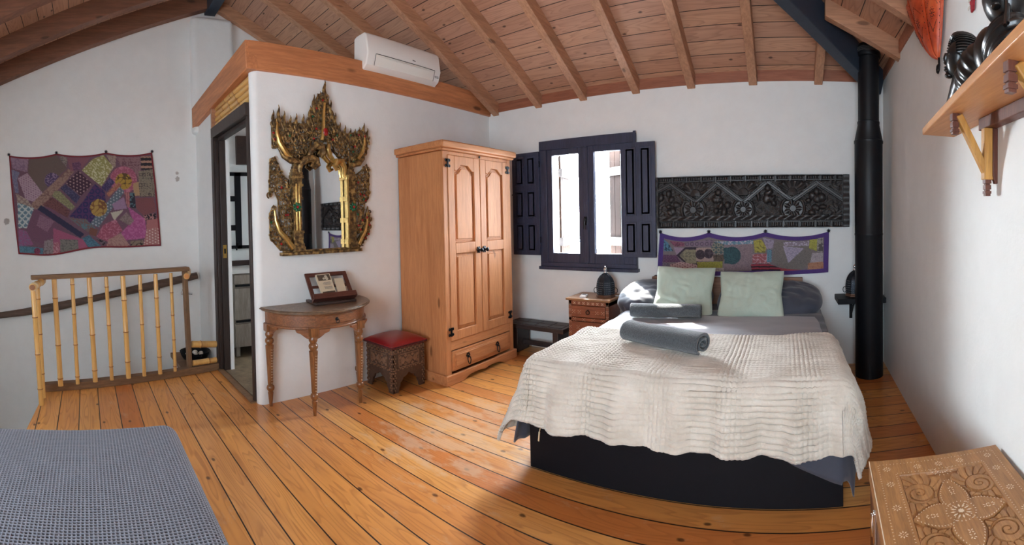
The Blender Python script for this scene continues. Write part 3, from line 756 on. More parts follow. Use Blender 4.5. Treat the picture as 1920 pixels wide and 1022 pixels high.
# ================================================================== STOOL with red leather cushion
st = thing('stool', 'carved dark wooden box stool with red leather seat beside the wardrobe', 'stool', (-2.785, 2.285, 0), 0)
m_carved_shade = simple('stool wood with painted groove shade', lin((76,53,41)), .5, 0, 46, .12, .25, .003)  # shade of the grooves is painted in as a darker panel colour
m_carved_lit = simple('unshaded raised stool carving', lin((124,92,70)), .5, 0, 46, .12, .25, .003)  # same wood left lighter, so the panels behind read as shaded grooves
hw, hd = .165, .165
pl = [(-hw,0),(-hw+.055,0),(-hw+.06,.03),(-hw+.075,.05),(-hw+.075,.07),(-hw+.095,.085),(-hw+.105,.105),(-hw+.13,.11),(0,.135),(hw-.13,.11),(hw-.105,.105),(hw-.095,.085),(hw-.075,.07),(hw-.075,.05),(hw-.06,.03),(hw-.055,0),(hw,0),(hw,.345),(-hw,.345)]
for k, (ax, off) in enumerate((('y',-1),('y',1),('x',-1),('x',1))):
    mb = MB(); lo, hi = (off*hd-(.0 if off < 0 else .018), off*hd+(.018 if off < 0 else 0))
    P = pl if ax == 'y' else [(x*.99, z) for x, z in pl]
    mb.prism(P, lo, hi, ax)
    pnl = mb.build('side_panel', m_carved_shade, st, bevel=.002)
    mb = MB(); o = off*hd; s = -1 if off < 0 else 1
    def put(u0,u1,z0,z1,d=.007):
        if ax == 'y': mb.box(u0,u1,min(o,o+s*d),max(o,o+s*d),z0,z1)
        else: mb.box(min(o,o+s*d),max(o,o+s*d),u0,u1,z0,z1)
    def dia(u,z,a,b,d=.005):
        p = [(u-a,z),(u,z-b),(u+a,z),(u,z+b)]
        mb.prism(p, min(o,o+s*d), max(o,o+s*d), ax)
    # basket-like chip carving along borders
    for i in range(15):
        u = -.155+.31*i/14
        for r, z in ((0,.318),(1,.300),(0,.172)):
            put(u-.007,u+.005,z+(.004 if (i+r)%2 else -.002),z+.010+(.004 if (i+r)%2 else -.002))
    for sg in (-1,1):
        for j in range(16):
            z = .02+.0185*j
            for c in range(3):
                if (j+c) % 2: put(sg*.148-.014+.010*c, sg*.148-.006+.010*c, z, z+.012)
    # lozenge panel
    for (u0,u1,z0,z1) in ((-.105,.105,.186,.191),(-.105,.105,.284,.289),(-.105,-.100,.186,.289),(.100,.105,.186,.289)): put(u0,u1,z0,z1,.006)
    dia(0,.2375,.045,.040,.003); dia(0,.2375,.026,.023,.007); dia(0,.2375,.010,.009,.010)
    for sg in (-1,1):
        dia(sg*.062,.2375,.028,.030,.005); dia(sg*.085,.262,.014,.016,.005); dia(sg*.085,.213,.014,.016,.005); dia(sg*.035,.270,.018,.012,.004); dia(sg*.035,.205,.018,.012,.004)
    mb.build('carving', m_carved_lit, pnl, smooth=0)
m_leather = simple('dark red leather', lin((140,22,30)), .32, 0, 90, .15, .1, .002, coat=.2)
def cush(u, v):
    a = u*2-1; b = v*2-1
    h = (1-abs(a)**3.2)*(1-abs(b)**3.2)
    return (a*.182, b*.182, .362+.042*h**.55)
mb = MB().grid(cush, 20, 20); mb.box(-.182,.182,-.182,.182,.343,.363)
seat = mb.build('seat', m_leather, st, smooth=60, bevel=0)
mb = MB(); 
for i in range(24):
    u = -.176+.352*i/23
    for p in ((u,-.184),(u,.184),(-.184,u),(.184,u)): mb.ball((p[0],p[1],.352),.007,.007,.007,6,4)
mb.build('nail_trim', simple('dark braid', lin((62,20,22)), .5), seat)

# ================================================================== AIR CONDITIONER on the ring beam
ac = thing('air_conditioner', 'white split air conditioner sitting high on the timber ring beam', 'air conditioner', (-3.0, 2.585, 2.565), PI/2)
prof = [(.10,.0),(.085,.285),(.05,.298),(-.06,.298),(-.085,.27),(-.105,.12),(-.075,.035),(-.02,.0)]
mb = MB().prism(prof, -.42, .42, 'x'); mb.build('body', m_ac, ac, bevel=.010, seg=3)
T = Matrix.Translation((0,-.098,.105)) @ Matrix.Rotation(.60,4,'X')
prof2 = [(-.108,.118),(-.1045,.122),(-.076,.036),(-.080,.032)]
mb = MB(); mb.prism(prof2, -.335, .335, 'x'); fl = mb.build('flap', m_ac2, ac, bevel=.002)
MB().tube([(-.336,-.1085,.121),(.336,-.1085,.121)], .0022, 6).build('gap', m_iron, fl)
for sx in (-1,1): MB().tube([(sx*.338,-.1075,.119),(sx*.338,-.079,.033)], .0016, 6).build('gap', m_iron, fl)
MB().tube([(-.30,-.104,.108),(0,-.118,.096),(.30,-.104,.108)], [.003,.006,.003], 8).build('flap_handle', m_ac2, fl)
mb = MB()
for k, (dx, h) in enumerate(((0,.010),(.007,.008),(.012,.008),(.018,.008),(.024,.006),(.029,.006))): mb.box(.07+dx,.0745+dx,-.1055,-.1035,.150,.150+h, Matrix.Translation((0,0.001,0)))
mb.build('lettering', m_grey, ac, smooth=0)
mb = MB()
for r in range(2):
    for k in range(4): mb.box(.352+.013*k,.360+.013*k,-.0925,-.0905,.075-.012*r,.081-.012*r)
mb.build('control_marks', m_grey, ac, smooth=0)

# ================================================================== GILDED CARVED MIRROR (local x = world +Y, local -y = out of the wall)
mir = thing('carved_mirror', 'ornate gilded carved mirror with flame spires on the white partition', 'mirror', (-2.998, 1.75, 1.09), PI/2)
m, nt, b = newmat('aged gilt carving')
v = ocoord(nt, False); n1 = nd(nt, 'ShaderNodeTexNoise', {'Vector': v, 'Scale': 38.0, 'Detail': 4.0})
c = ramp(nt, n1.outputs[0], [(0.36, lin((72,54,36))), (0.52, lin((128,100,62))), (0.68, lin((190,156,96)))])
nt.links.new(c, b.inputs['Base Color']); b.inputs['Metallic'].default_value = .5; b.inputs['Roughness'].default_value = .45
m_gilt = m
m_gold = simple('bright gold leaf', lin((212,180,112)), .3, .9, 40, .2, .25)
m_red = simple('red glass gem', lin((150,30,30)), .25); m_green = simple('green glass gem', lin((30,92,60)), .25)
def V3(u, v_, w_=.02): return (u, -w_, v_)
def spiral(mb, u, v_, r, turns=1.4, d=1, a0=0.0, w_=.025, th=.0062):
    n = int(11*turns)+3; pts = []
    for i in range(n+1):
        t = i/n; a = a0 + d*2*PI*turns*t; rr = r*(1-.82*t)
        pts.append(V3(u+rr*math.cos(a), v_+rr*math.sin(a), w_+.006*t))
    mb.tube(pts, [th*(1-.25*i/n) for i in range(n+1)], 5)
def flame(mb, u, v_, h, w, lean=0.0, w_=.025, dp=.012):
    n = 8; pts = []; rs = []
    for i in range(n+1):
        t = i/n; pts.append(V3(u+lean*t*t+.006*math.sin(t*9), v_+h*t, w_)); rs.append(max(.002, 1.35*w*(math.sin(PI*min(1,t*.88+.12))**.7)*(1-.45*t)))
    mb.tube(pts, rs, 6)
def inside(p, poly):
    x, y = p; c = False; n = len(poly)
    for i in range(n):
        x1, y1 = poly[i]; x2, y2 = poly[(i+1)%n]
        if (y1 > y) != (y2 > y) and x < (x2-x1)*(y-y1)/(y2-y1)+x1: c = not c
    return c
def fill(mb, poly, step=.034, seed=1, r=.019):
    rr = random.Random(seed); xs = [p[0] for p in poly]; ys = [p[1] for p in poly]
    y = min(ys); row = 0
    while y < max(ys):
        x = min(xs) + (step/2 if row % 2 else 0)
        while x < max(xs):
            p = (x+rr.uniform(-.004,.004), y+rr.uniform(-.004,.004))
            if inside(p, poly): spiral(mb, p[0], p[1], r*rr.uniform(.85,1.1), rr.uniform(1.1,1.6), 1 if (x < 0) ^ (row % 2 == 0) else -1, rr.uniform(0,6.28), .016+rr.uniform(0,.012))
            x += step
        y += step*.86; row += 1
# glass and backing
mb = MB(); arcpts = [(-.20,.0),(.20,.0),(.20,.62)] + [(.20*math.cos(t*PI/12), .62+.19*math.sin(t*PI/12)) for t in range(1,12)] + [(-.20,.62)]
mb.prism(arcpts, -.012, -.006, 'y'); mb.build('mirror_glass', m_mirror, mir, smooth=0)
MB().prism([(x*1.15, z*1.03-.005) for x, z in arcpts], -.005, 0, 'y').build('backboard', m_darkwood, mir, smooth=0)
mb = MB().box(-.365,.345,-.060,0,-.012,.012); mb.box(-.34,.32,-.045,0,.012,.024)
mb.build('base_rail', m_gilt, mir, bevel=.004)
# pillars
for s, uc in ((-1,-.222),(1,.262)):
    mb = MB()
    for (v0,v1,hw_,d) in ((.02,.05,.052,.055),(.05,.075,.046,.05),(.075,.15,.040,.045),(.15,.17,.046,.05),(.17,.40,.034,.04),(.40,.42,.044,.048),(.42,.50,.038,.042),(.50,.52,.046,.05),(.52,.56,.040,.045),(.56,.585,.050,.055)):
        mb.box(uc-hw_,uc+hw_,-d,0,v0,v1)
    for k in range(6):
        hw_ = .044-.007*k; mb.box(uc-hw_,uc+hw_,-.052+.004*k,0,.585+.022*k,.607+.022*k)
    flame(mb, uc, .70, .06, .008)
    pil = mb.build('pillar', m_gilt, mir, bevel=.004)
    mb = MB(); e = uc-s*.048 if s > 0 else uc+.0
    if s > 0:
        mb.box(e-.006,e+.006,-.062,-.0,.02,.60); mb.box(e+.010,e+.016,-.058,-.0,.20,.56)
        for k in range(4): mb.box(e-.012,e+.014,-.066,0,.05+.17*k,.09+.17*k)
    else:
        mb.tube([V3(uc-.012,.17,.045),V3(uc-.012,.52,.045)], .010, 8); mb.tube([V3(uc+.012,.17,.045),V3(uc+.012,.52,.045)], .008, 8)
    mb.build('gold_strip', m_gold, pil, bevel=.002)
    mb = MB(); cc = (uc+.01*s, .345)
    for k in range(7):
        a = k*2*PI/7; M = Matrix.Rotation(-a, 4, 'Y')
        mb.ball((cc[0]+.022*math.cos(a), -.052, cc[1]+.022*math.sin(a)), .016, .008, .011, 8, 6, M)
    f = mb.build('flower', m_green, pil)
    MB().ball((cc[0], -.060, cc[1]), .011, .008, .011, 10, 6).build('gem', m_red, f)
# arch: heavy gold scrolls rising to the middle
mb = MB()
L = [(-.20,.60,.03),(-.195,.66,.04),(-.15,.70,.05),(-.10,.715,.055),(-.06,.70,.055),(-.05,.665,.055),(-.075,.645,.055),(-.10,.66,.055),(-.092,.682,.057)]
mb.tube([V3(*p) for p in L], [.020,.024,.028,.030,.028,.024,.020,.016,.010], 10); mb.build('arch_scroll', m_gilt, mir); mb = MB()
L = [(-.12,.72,.04),(-.10,.78,.05),(-.06,.815,.055),(-.01,.80,.055),(.005,.76,.055),(-.015,.735,.055),(-.04,.75,.055),(-.03,.77,.057)]
mb.tube([V3(*p) for p in L], [.018,.024,.030,.028,.024,.020,.015,.009], 10); mb.build('arch_scroll', m_gilt, mir); mb = MB()
mb.tube([V3(-.36,.78,.03),V3(-.33,.72,.04),V3(-.27,.69,.045),V3(-.20,.68,.045)], [.010,.018,.026,.020], 10); mb.build('wing_stem', m_gilt, mir); mb = MB()
mb.tube([V3(.40,.80,.03),V3(.385,.74,.04),V3(.34,.70,.045),V3(.27,.68,.045)], [.010,.018,.026,.020], 10)
mb.build('wing_stem', m_gilt, mir)
mb = MB()
L = [(.205,.58,.03),(.20,.66,.045),(.165,.705,.055),(.12,.70,.06),(.10,.665,.06),(.115,.64,.06),(.14,.65,.06)]
mb.tube([V3(*p) for p in L], [.018,.022,.026,.026,.022,.018,.010], 10); mb.build('gold_horn', m_gold, mir); mb = MB()
mb.tube([V3(.10,.70,.05),V3(.06,.74,.055),V3(.045,.79,.055),V3(.06,.83,.05)], [.016,.022,.022,.014], 10); mb.build('gold_horn', m_gold, mir); mb = MB()
# gold horn shapes of the wings
mb.tube([V3(-.37,.97,.03),V3(-.375,.90,.035),V3(-.36,.82,.04),V3(-.31,.74,.045),V3(-.25,.69,.04)], [.006,.014,.020,.024,.016], 10); mb.build('gold_horn', m_gold, mir); mb = MB()
mb.tube([V3(.415,.95,.03),V3(.41,.87,.035),V3(.38,.79,.04),V3(.33,.73,.045)], [.005,.012,.017,.016], 10); mb.build('gold_horn', m_gold, mir); mb = MB()
mb.tube([V3(-.405,.34,.02),V3(-.40,.25,.03),V3(-.375,.17,.035),V3(-.32,.11,.04),V3(-.27,.04,.04)], [.006,.013,.018,.020,.022], 10); mb.build('gold_horn', m_gold, mir); mb = MB()
mb.tube([V3(.425,.30,.02),V3(.42,.22,.03),V3(.395,.15,.035),V3(.35,.09,.04),V3(.32,.04,.04)], [.005,.010,.014,.016,.018], 10); mb.build('gold_horn', m_gold, mir); mb = MB()
mb.tube([V3(.0,.86,.04),V3(.015,.95,.045),V3(.02,1.06,.045),V3(.035,1.15,.04)], [.016,.015,.013,.010], 8); mb.build('gold_horn', m_gold, mir); mb = MB()

# pierced wings
wings = [
 ([(-.44,.43),(-.425,.70),(-.39,.72),(-.33,.58),(-.28,.55),(-.265,.12),(-.33,.14),(-.36,.24),(-.37,.40),(-.40,.47)], 'lower_wing', 1),
 ([(-.44,.12),(-.44,.30),(-.41,.36),(-.385,.27),(-.37,.20),(-.28,.10),(-.28,.02),(-.36,.03)], 'bracket_wing', 2),
 ([(-.405,.78),(-.405,.97),(-.36,1.0),(-.30,.96),(-.20,.97),(-.10,.98),(-.06,.90),(-.09,.80),(-.15,.74),(-.25,.70),(-.32,.75),(-.37,.80)], 'upper_wing', 3),
 ([(.45,.42),(.46,.62),(.44,.70),(.38,.64),(.32,.60),(.315,.12),(.37,.14),(.39,.26),(.41,.38)], 'lower_wing', 4),
 ([(.45,.15),(.46,.28),(.44,.35),(.41,.26),(.39,.16),(.33,.08),(.32,.02),(.36,.03)], 'bracket_wing', 5),
 ([(.44,.78),(.455,.92),(.42,.97),(.30,.92),(.20,.93),(.12,.94),(.10,.86),(.14,.76),(.22,.72),(.32,.70),(.38,.76)], 'upper_wing', 6),
 ([(-.09,.88),(-.09,1.05),(-.04,1.13),(0,1.22),(.05,1.22),(.09,1.12),(.13,1.03),(.13,.90),(.06,.83),(-.03,.84)], 'crest', 7)]
for poly, nm, sd in wings:
    mb = MB(); fill(mb, poly, .037, sd, .0225)
    pp = [V3(p[0], p[1], .012) for p in poly]; mb.tube(pp + [pp[0]], .007, 6)
    w_ = mb.build(nm, m_gilt, mir)
    if nm == 'upper_wing':
        mb = MB(); s = -1 if sd == 3 else 1
        tops = [(-.395,.96,.13),(-.35,.98,.15),(-.305,.95,.14),(-.255,.94,.12),(-.205,.95,.13),(-.145,.96,.12),(-.10,.97,.11)] if s < 0 else [(.445,.90,.13),(.41,.94,.13),(.365,.93,.10),(.32,.91,.10),(.275,.90,.11),(.225,.91,.12),(.175,.93,.12)]
        for (u, v_, h) in tops:
            flame(mb, u, v_-.03, h, .013, .004*s)
            for sg in (-1,1): flame(mb, u+sg*.014, v_-.04, h*.55, .008, sg*.006)
        for k in range(14):
            u = (-.40+.025*k) if s < 0 else (.10+.025*k); flame(mb, u, .82+.02*(k%3), .07, .008, .005*(k%2))
        mb.build('flame_finial', m_gilt, w_)
    if nm == 'crest':
        mb = MB()
        for (u, v_, h, w0) in ((.045,1.16,.175,.016),(-.055,1.05,.16,.014),(.095,1.03,.155,.014),(-.09,.98,.14,.013),(.135,.95,.14,.013),(-.025,1.10,.12,.012),(.075,1.10,.12,.011),(0,1.14,.1,.010)):
            flame(mb, u, v_, h, w0, .004)
            for sg in (-1,1): flame(mb, u+sg*.016, v_-.02, h*.5, .009, sg*.008)
        for k in range(5): mb.box(.045-.02+.003*k,.045+.02-.003*k,-.04,-.008,1.125+.018*k,1.137+.018*k)
        mb.build('flame_finial', m_gilt, w_)
# small coloured gems
rr = random.Random(5)
for col, nm, cnt in ((m_red,'red_gem',26),(m_green,'green_gem',12)):
    mb = MB()
    for k in range(cnt):
        poly = wings[rr.randrange(7)][0]
        for t in range(400):
            p = (rr.uniform(-.45,.46), rr.uniform(0,1.2))
            if inside(p, poly): break
        MB().ball((p[0], -.036, p[1]), .0095, .006, .0095, 8, 5).build(nm, col, mir)
    if col is m_red: MB().ball((.02,-.07,.92),.022,.010,.032,10,6).build(nm, col, mir)
# ================================================================== BAMBOO RAILING at the stairwell
m_node = simple('brown bamboo node', lin((140,88,44)), .5)
def bamboo_mb(a, b, r, nodes, wob=0.0, n=10):
    a = Vector(a); b = Vector(b); pts = []; rs = []; ts = []
    L_ = (b-a).length
    for t in [0]+sorted(nodes)+[1]:
        if 0 < t < 1: ts += [(t-.010/L_,r),(t-.0035/L_,r*1.10),(t,r*1.14),(t+.0035/L_,r*1.09),(t+.012/L_,r*.97)]
        else: ts.append((t, r))
    for t, rr in ts: pts.append(a+(b-a)*t); rs.append(rr)
    m = MB().tube(pts, rs, n); m.dark = [k*n+q for k in range(len(ts)-1) if (k % 5) in (2, 3) and 0 < ts[k][0] < 1 for q in range(n)]
    ob = m.build
    def build(name, mat, parent=None, **kw):
        o = ob(name, mat, parent, fix=False, **kw); o.data.materials.append(m_node)
        for i in m.dark: o.data.polygons[i].material_index = 1
        return o
    m.build = build
    return m
P0 = Vector((-3.64,-.37,0)); P1 = Vector((-3.935,1.19,0)); RDIR = (P1-P0).normalized(); RN = Vector((RDIR.y,-RDIR.x,0))
ra = thing('bamboo_railing', 'bamboo and timber railing along the edge of the stairwell', 'railing', (P0.x,P0.y,0), math.atan2(P1.y-P0.y, P1.x-P0.x)-PI/2)
def RL(x, y, z):  # world to railing local: local y along the rail, local -x... 
    return Matrix.Rotation(-ra.rotation_euler.z,4,'Z') @ (Vector((x,y,z)) - Vector((P0.x,P0.y,0)))
LR = (P1-P0).length
MB().box(-.045,.030,-.0,LR+.01,.0,.062).build('base_rail', m_greywood, ra, bevel=.005)
MB().bar((-.005,-.085,.928),(-.005,1.29,.940),.085,.034).build('top_rail', m_greywood, ra, bevel=.004)
mb = MB().bar((-.01,1.285,.05),(-.015,1.262,.925),.045,.040,(0,1,0)); mb.build('post', m_greywood_z, ra, bevel=.004)
bal = [((-3.659,-.268,.912),(-3.664,-.238,.045),.022,(.18,.62,.93)),((-3.687,-.121,.912),(-3.690,-.100,.05),.017,(.06,.34,.63,.93)),((-3.713,.018,.912),(-3.717,.045,.055),.021,(.19,.55,.89)),((-3.740,.162,.912),(-3.743,.183,.055),.0165,(.10,.47,.87)),((-3.767,.303,.912),(-3.770,.325,.055),.0215,(.24,.55,.84)),((-3.795,.452,.912),(-3.796,.462,.055),.016,(.15,.49,.82)),((-3.821,.591,.912),(-3.822,.603,.055),.0185,(.24,.53,.83)),((-3.847,.732,.912),(-3.848,.740,.058),.0145,(.20,.43,.68,.95))]
for a, b, r, nodes in bal:
    off = Vector((.030,0,0))
    mb = bamboo_mb(RL(*a)+off*0.2, RL(*b)+off, r, nodes); mb.build('baluster', m_bamboo, ra, smooth=50)
# pair of bamboo corner posts and the short return rail
for top, bot, r, nodes in (((-3.35,-.406,.865),(-3.348,-.363,0),.020,(.24,.56,.86)),((-3.49,-.385,.86),(-3.495,-.359,0),.0165,(.10,.42,.78))):
    bamboo_mb(RL(*top), RL(*bot), r, nodes).build('corner_post', m_bamboo, ra, smooth=50)
bm_ = bamboo_mb(RL(-3.29,-.403,.890), RL(-3.66,-.36,.895), .027, (.15,.42,.8), n=14); br = bm_.build('return_rail', m_bamboo_x, ra, smooth=50)
mb = MB(); e = RL(-3.288,-.403,.890); d = (RL(-3.29,-.403,.890)-RL(-3.66,-.36,.895)).normalized()
mb.tube([e, e+d*.004],.021,14); mb.build('cut_end', m_bamboo_end, br)
m_rope = simple('pale twine', lin((214,196,160)), .8)
mb = MB()
for k in range(4):
    c = e - d*(.022+.012*k); mb.tube([c+Vector((math.cos(q*PI/5)*.0,0,0)) + Vector((0,.029*math.cos(q*PI/5),.029*math.sin(q*PI/5))) for q in range(11)], .004, 5)
mb.build('lashing', m_rope, br)
b2 = bamboo_mb(RL(-3.80,.865,.880), RL(-4.10,.95,.900), .027, (.5,), n=14).build('stub_rail', m_bamboo_x, ra, smooth=50)
e = RL(-3.798,.865,.880); d = (RL(-3.80,.865,.880)-RL(-4.10,.95,.900)).normalized()
MB().tube([e, e+d*.004],.021,14).build('cut_end', simple('orange cut bamboo end', lin((206,140,80)), .6), b2)
for z0, z1, r, nd_ in ((.262,.232,.030,(.35,)),(.092,.088,.025,(.68,))):
    a = RL(-3.885,.918,z0); b = RL(-3.925,1.150,z1)
    bamboo_mb(a, b, r, nd_, n=14).build('crossbar', m_bamboo, ra, smooth=50)

# handrail pole on the gable wall
hp = thing('handrail', 'weathered round timber pole handrail sloping along the gable wall', 'handrail', (-4.595,0,0))
pts = []; rs = []
for i in range(15):
    t = i/14; y = -1.7+2.86*t; z = .800-(1.15-y)*.170 - .018*math.sin(PI*t) + .006*math.sin(t*11); pts.append((0,y,z)); rs.append(.036+.005*math.sin(t*17)+.004*t)
MB().tube(pts, rs, 14).build('pole', m_pole, hp, smooth=50)
for y in (-1.2,-.3,.75):
    mb = MB(); z = .800-(1.15-y)*.170-.02; mb.tube([(-.055,y,z-.045),(-.02,y,z-.05),(-.005,y,z-.03)], .006, 6)
    mb.build('bracket', m_iron, hp)
# chrome valve on the wall
va = thing('shutoff_valve', 'small chrome shut-off valve on the gable wall behind the railing', 'valve', (-4.65,1.02,.615))
MB().lathe([(.026,0),(.024,.006),(.010,.008),(.010,.035),(.014,.04),(.014,.05),(0,.052)],16).build('body', m_chrome, va, rot=(0,PI/2,0))
mb = MB()
for k in range(4): a = k*PI/2+.4; mb.ball((0,.026*math.cos(a),.026*math.sin(a)), .010,.014,.014,8,6)
mb.build('handle', m_chrome, va, loc=(.055,-.005,.01)); MB().tube([(.03,0,0),(.035,.045,-.008),(.035,.085,-.014)],[.010,.010,.012],8).build('spout', m_chrome, va)

# timber ledge with the bowl of stones
ld = MB().box(-4.645,-3.98,.86,1.195,-.055,-.010).build('ledge', m_greywood, bevel=.004)
tag(ld, 'weathered timber ledge in the stairwell corner under the black bowl', 'ledge')
bx, by = -4.31, 1.045
bo = thing('bowl', 'black shallow bowl of white stones on the stairwell ledge', 'bowl', (bx,by,-.010))
prof = [(.075,0),(.085,.004),(.125,.045),(.140,.085),(.146,.092),(.150,.088),(.146,.080)]
prof = [(0.0,.0),(.075,.0),(.115,.022),(.140,.062),(.147,.092),(.152,.094),(.150,.088),(.138,.086),(.130,.062),(.10,.032),(0,.026)]
MB().lathe(prof, 28).build('basin', m_black, bo, smooth=60)
for sx in (-1,1): MB().tube([(sx*.145,-.03,.075),(sx*.168,-.018,.080),(sx*.168,.018,.080),(sx*.145,.03,.075)], .006, 6).build('handle', m_black, bo)
m_stone2 = simple('white pebble', lin((214,208,200)), .7, 0, 30, .2, .12)
rr = random.Random(4); base_st = None
spots = [(-.07,-.05,.062,'leftmost pebble at the front of the black bowl'),(-.02,-.075,.060,'front pebble in the black bowl'),(.045,-.06,.062,'front right pebble in the black bowl'),(.085,-.005,.065,'rightmost pebble in the black bowl'),(.03,.0,.078,'large pebble heaped in the middle of the black bowl'),(-.035,.01,.076,'pebble left of the middle one in the black bowl'),(-.085,.02,.062,'leftmost pebble at the back of the black bowl'),(-.02,.065,.066,'back pebble in the black bowl'),(.05,.055,.066,'back right pebble in the black bowl')]
for k,(x,y,z,l) in enumerate(spots):
    if base_st is None:
        mb = MB().ball((0,0,0), .029,.022,.018, 14, 9)
        mb.v = [tuple(Vector(p)*(1+.16*noise.noise(Vector(p)*40))) for p in mb.v]
        o = base_st = mb.build('stone', m_stone2, smooth=180)
    else: o = base_st.copy(); COL.objects.link(o)
    o.location = (bx+x, by+y, -.010+z-.006); o.rotation_euler = (rr.uniform(-.3,.3), rr.uniform(-.3,.3), rr.uniform(0,3.1)); s = rr.uniform(.9,1.1); o.scale = (s,s,s)
    tag(o, 'white '+l, 'stone', 'white pebbles in the black bowl')

# ================================================================== BATHROOM DOORWAY
dr = thing('door_1', 'dark timber door frame of the bathroom doorway with bamboo transom', 'door frame', (-3.5,1.2,0), 0, None, 'structure')
def D(x): return x+3.5
mb = MB().box(D(-3.965),D(-3.90),-.035,.07,0,2.12); mb.box(D(-3.90),D(-3.865),.012,.07,0,2.09); mb.box(D(-3.9),D(-3.884),-.02,.012,0,2.09)
j = mb.build('jamb', m_jamb, dr, bevel=.004)
MB().box(D(-3.866),D(-3.860),.025,.058,1.02,1.14).build('strike_plate', m_brass, j, smooth=0)
MB().box(D(-3.861),D(-3.858),.034,.050,1.06,1.105).build('lock_hole', m_iron, j, smooth=0)
mb = MB().box(D(-3.105),D(-3.062),-.015,.10,0,2.12); mb.build('jamb', m_jamb, dr, bevel=.004)
mb = MB().box(D(-3.965),D(-3.062),-.035,.10,2.12,2.215); mb.box(D(-3.9),D(-3.105),.012,.07,2.09,2.12); mb.build('lintel', m_jamb, dr, bevel=.004)
MB().box(D(-3.965),D(-3.925),-.03,.10,2.213,2.405).build('transom_post', m_rafter_y, dr, smooth=0)
mb = MB().box(D(-3.93),D(-3.06),.06,.10,2.21,2.42); mb.build('transom_board', m_darkwood, dr, smooth=0)
for k, z in enumerate((2.243,2.292,2.341,2.390)):
    bamboo_mb((D(-3.925),.02,z),(D(-3.062),.02,z+.006), .0235, (.12+.07*k,.45+.05*(k%2),.78-.06*k)).build('transom_pole', m_bamboo_x, dr, smooth=50)
# vanity
m_van = wood('grey oak laminate', lin((158,148,138)), lin((104,95,88)), 'Z', 1.6, .45, 0)
vn = thing('vanity_cabinet', 'grey oak vanity cabinet with drawers inside the bathroom', 'cabinet', (-4.40,1.87,0), PI/2)
W2 = .45; yf = -.225
MB().box(-W2,W2,yf+.02,.24,.10,.835).build('body', m_van, vn, bevel=.003)
for z0,z1 in ((.10,.345),(.375,.70),(.725,.835)):
    d = MB().box(-W2+.012,W2-.012,yf,yf+.022,z0+.005,z1-.012).build('drawer', m_van, vn, bevel=.003)
mb = MB()
for z in (.348,.703): mb.box(-W2+.025,W2-.025,yf+.006,yf+.021,z,z+.02)
mb.build('grip_recess', m_black, vn, smooth=0)
mb = MB()
for x in (-W2+.03,W2-.06):
    for y in (yf+.04,.17): mb = MB().box(x,x+.04,y,y+.04,.003,.10); mb.build('leg', m_van, vn, smooth=0)
ct = MB().box(-W2-.012,W2+.012,yf-.015,.245,.836,.872).build('countertop', simple('white stone top', lin((226,224,220)), .3), vn, bevel=.004)
MB().lathe([(0,0),(.14,.0),(.18,.05),(.19,.10),(.18,.105),(.165,.06),(.12,.02),(0,.018)],28,sy=.75).build('basin', m_ac2, vn, loc=(.05,0,.872), smooth=60)
tag(MB().box(-4.648,-4.62,1.42,2.32,.875,.93).build('plank', m_darkwood, bevel=.003), 'brown wooden plank on the wall above the vanity', 'plank')
# black framed lights in the bathroom wall, tap
bf = thing('mirror_cabinet', 'black framed frosted panel above the bathroom basin', 'panel', (-4.648,1.66,1.06), PI/2)
mb = MB(); 
for a in ((-.12,.42,.0,.035),(-.12,.42,.80,.84),(-.04,.03,.0,.84),(.36,.42,0,.84)): mb.box(a[0],a[1],-.02,.0,a[2],a[3])
for z in (.20,.52): mb.box(-.12,-.035,-.018,0,z,z+.06)
mb.build('frame', m_black, bf, smooth=0)
MB().box(-.12,.42,-.008,-.002,.0,.84).build('panel', simple('frosted pale panel', lin((222,226,226)), .3), bf, smooth=0)
fa = thing('faucet', 'small black tap above the bathroom basin', 'tap', (-4.648,1.585,1.075), PI/2)
MB().tube([(0,0,0),(0,-.06,.0),(0,-.11,.004),(0,-.135,-.02)], .010, 8).build('spout', m_iron, fa); MB().tube([(.045,0,0),(.045,-.03,0),(.05,-.045,.05)], .008, 8).build('lever', m_iron, fa)
bp = MB().box(-4.648,-4.60,1.645,1.95,1.985,2.30).build('wall_cupboard', m_darkwood, bevel=.004); tag(bp, 'small dark brown wooden wall cupboard high in the bathroom', 'cupboard')

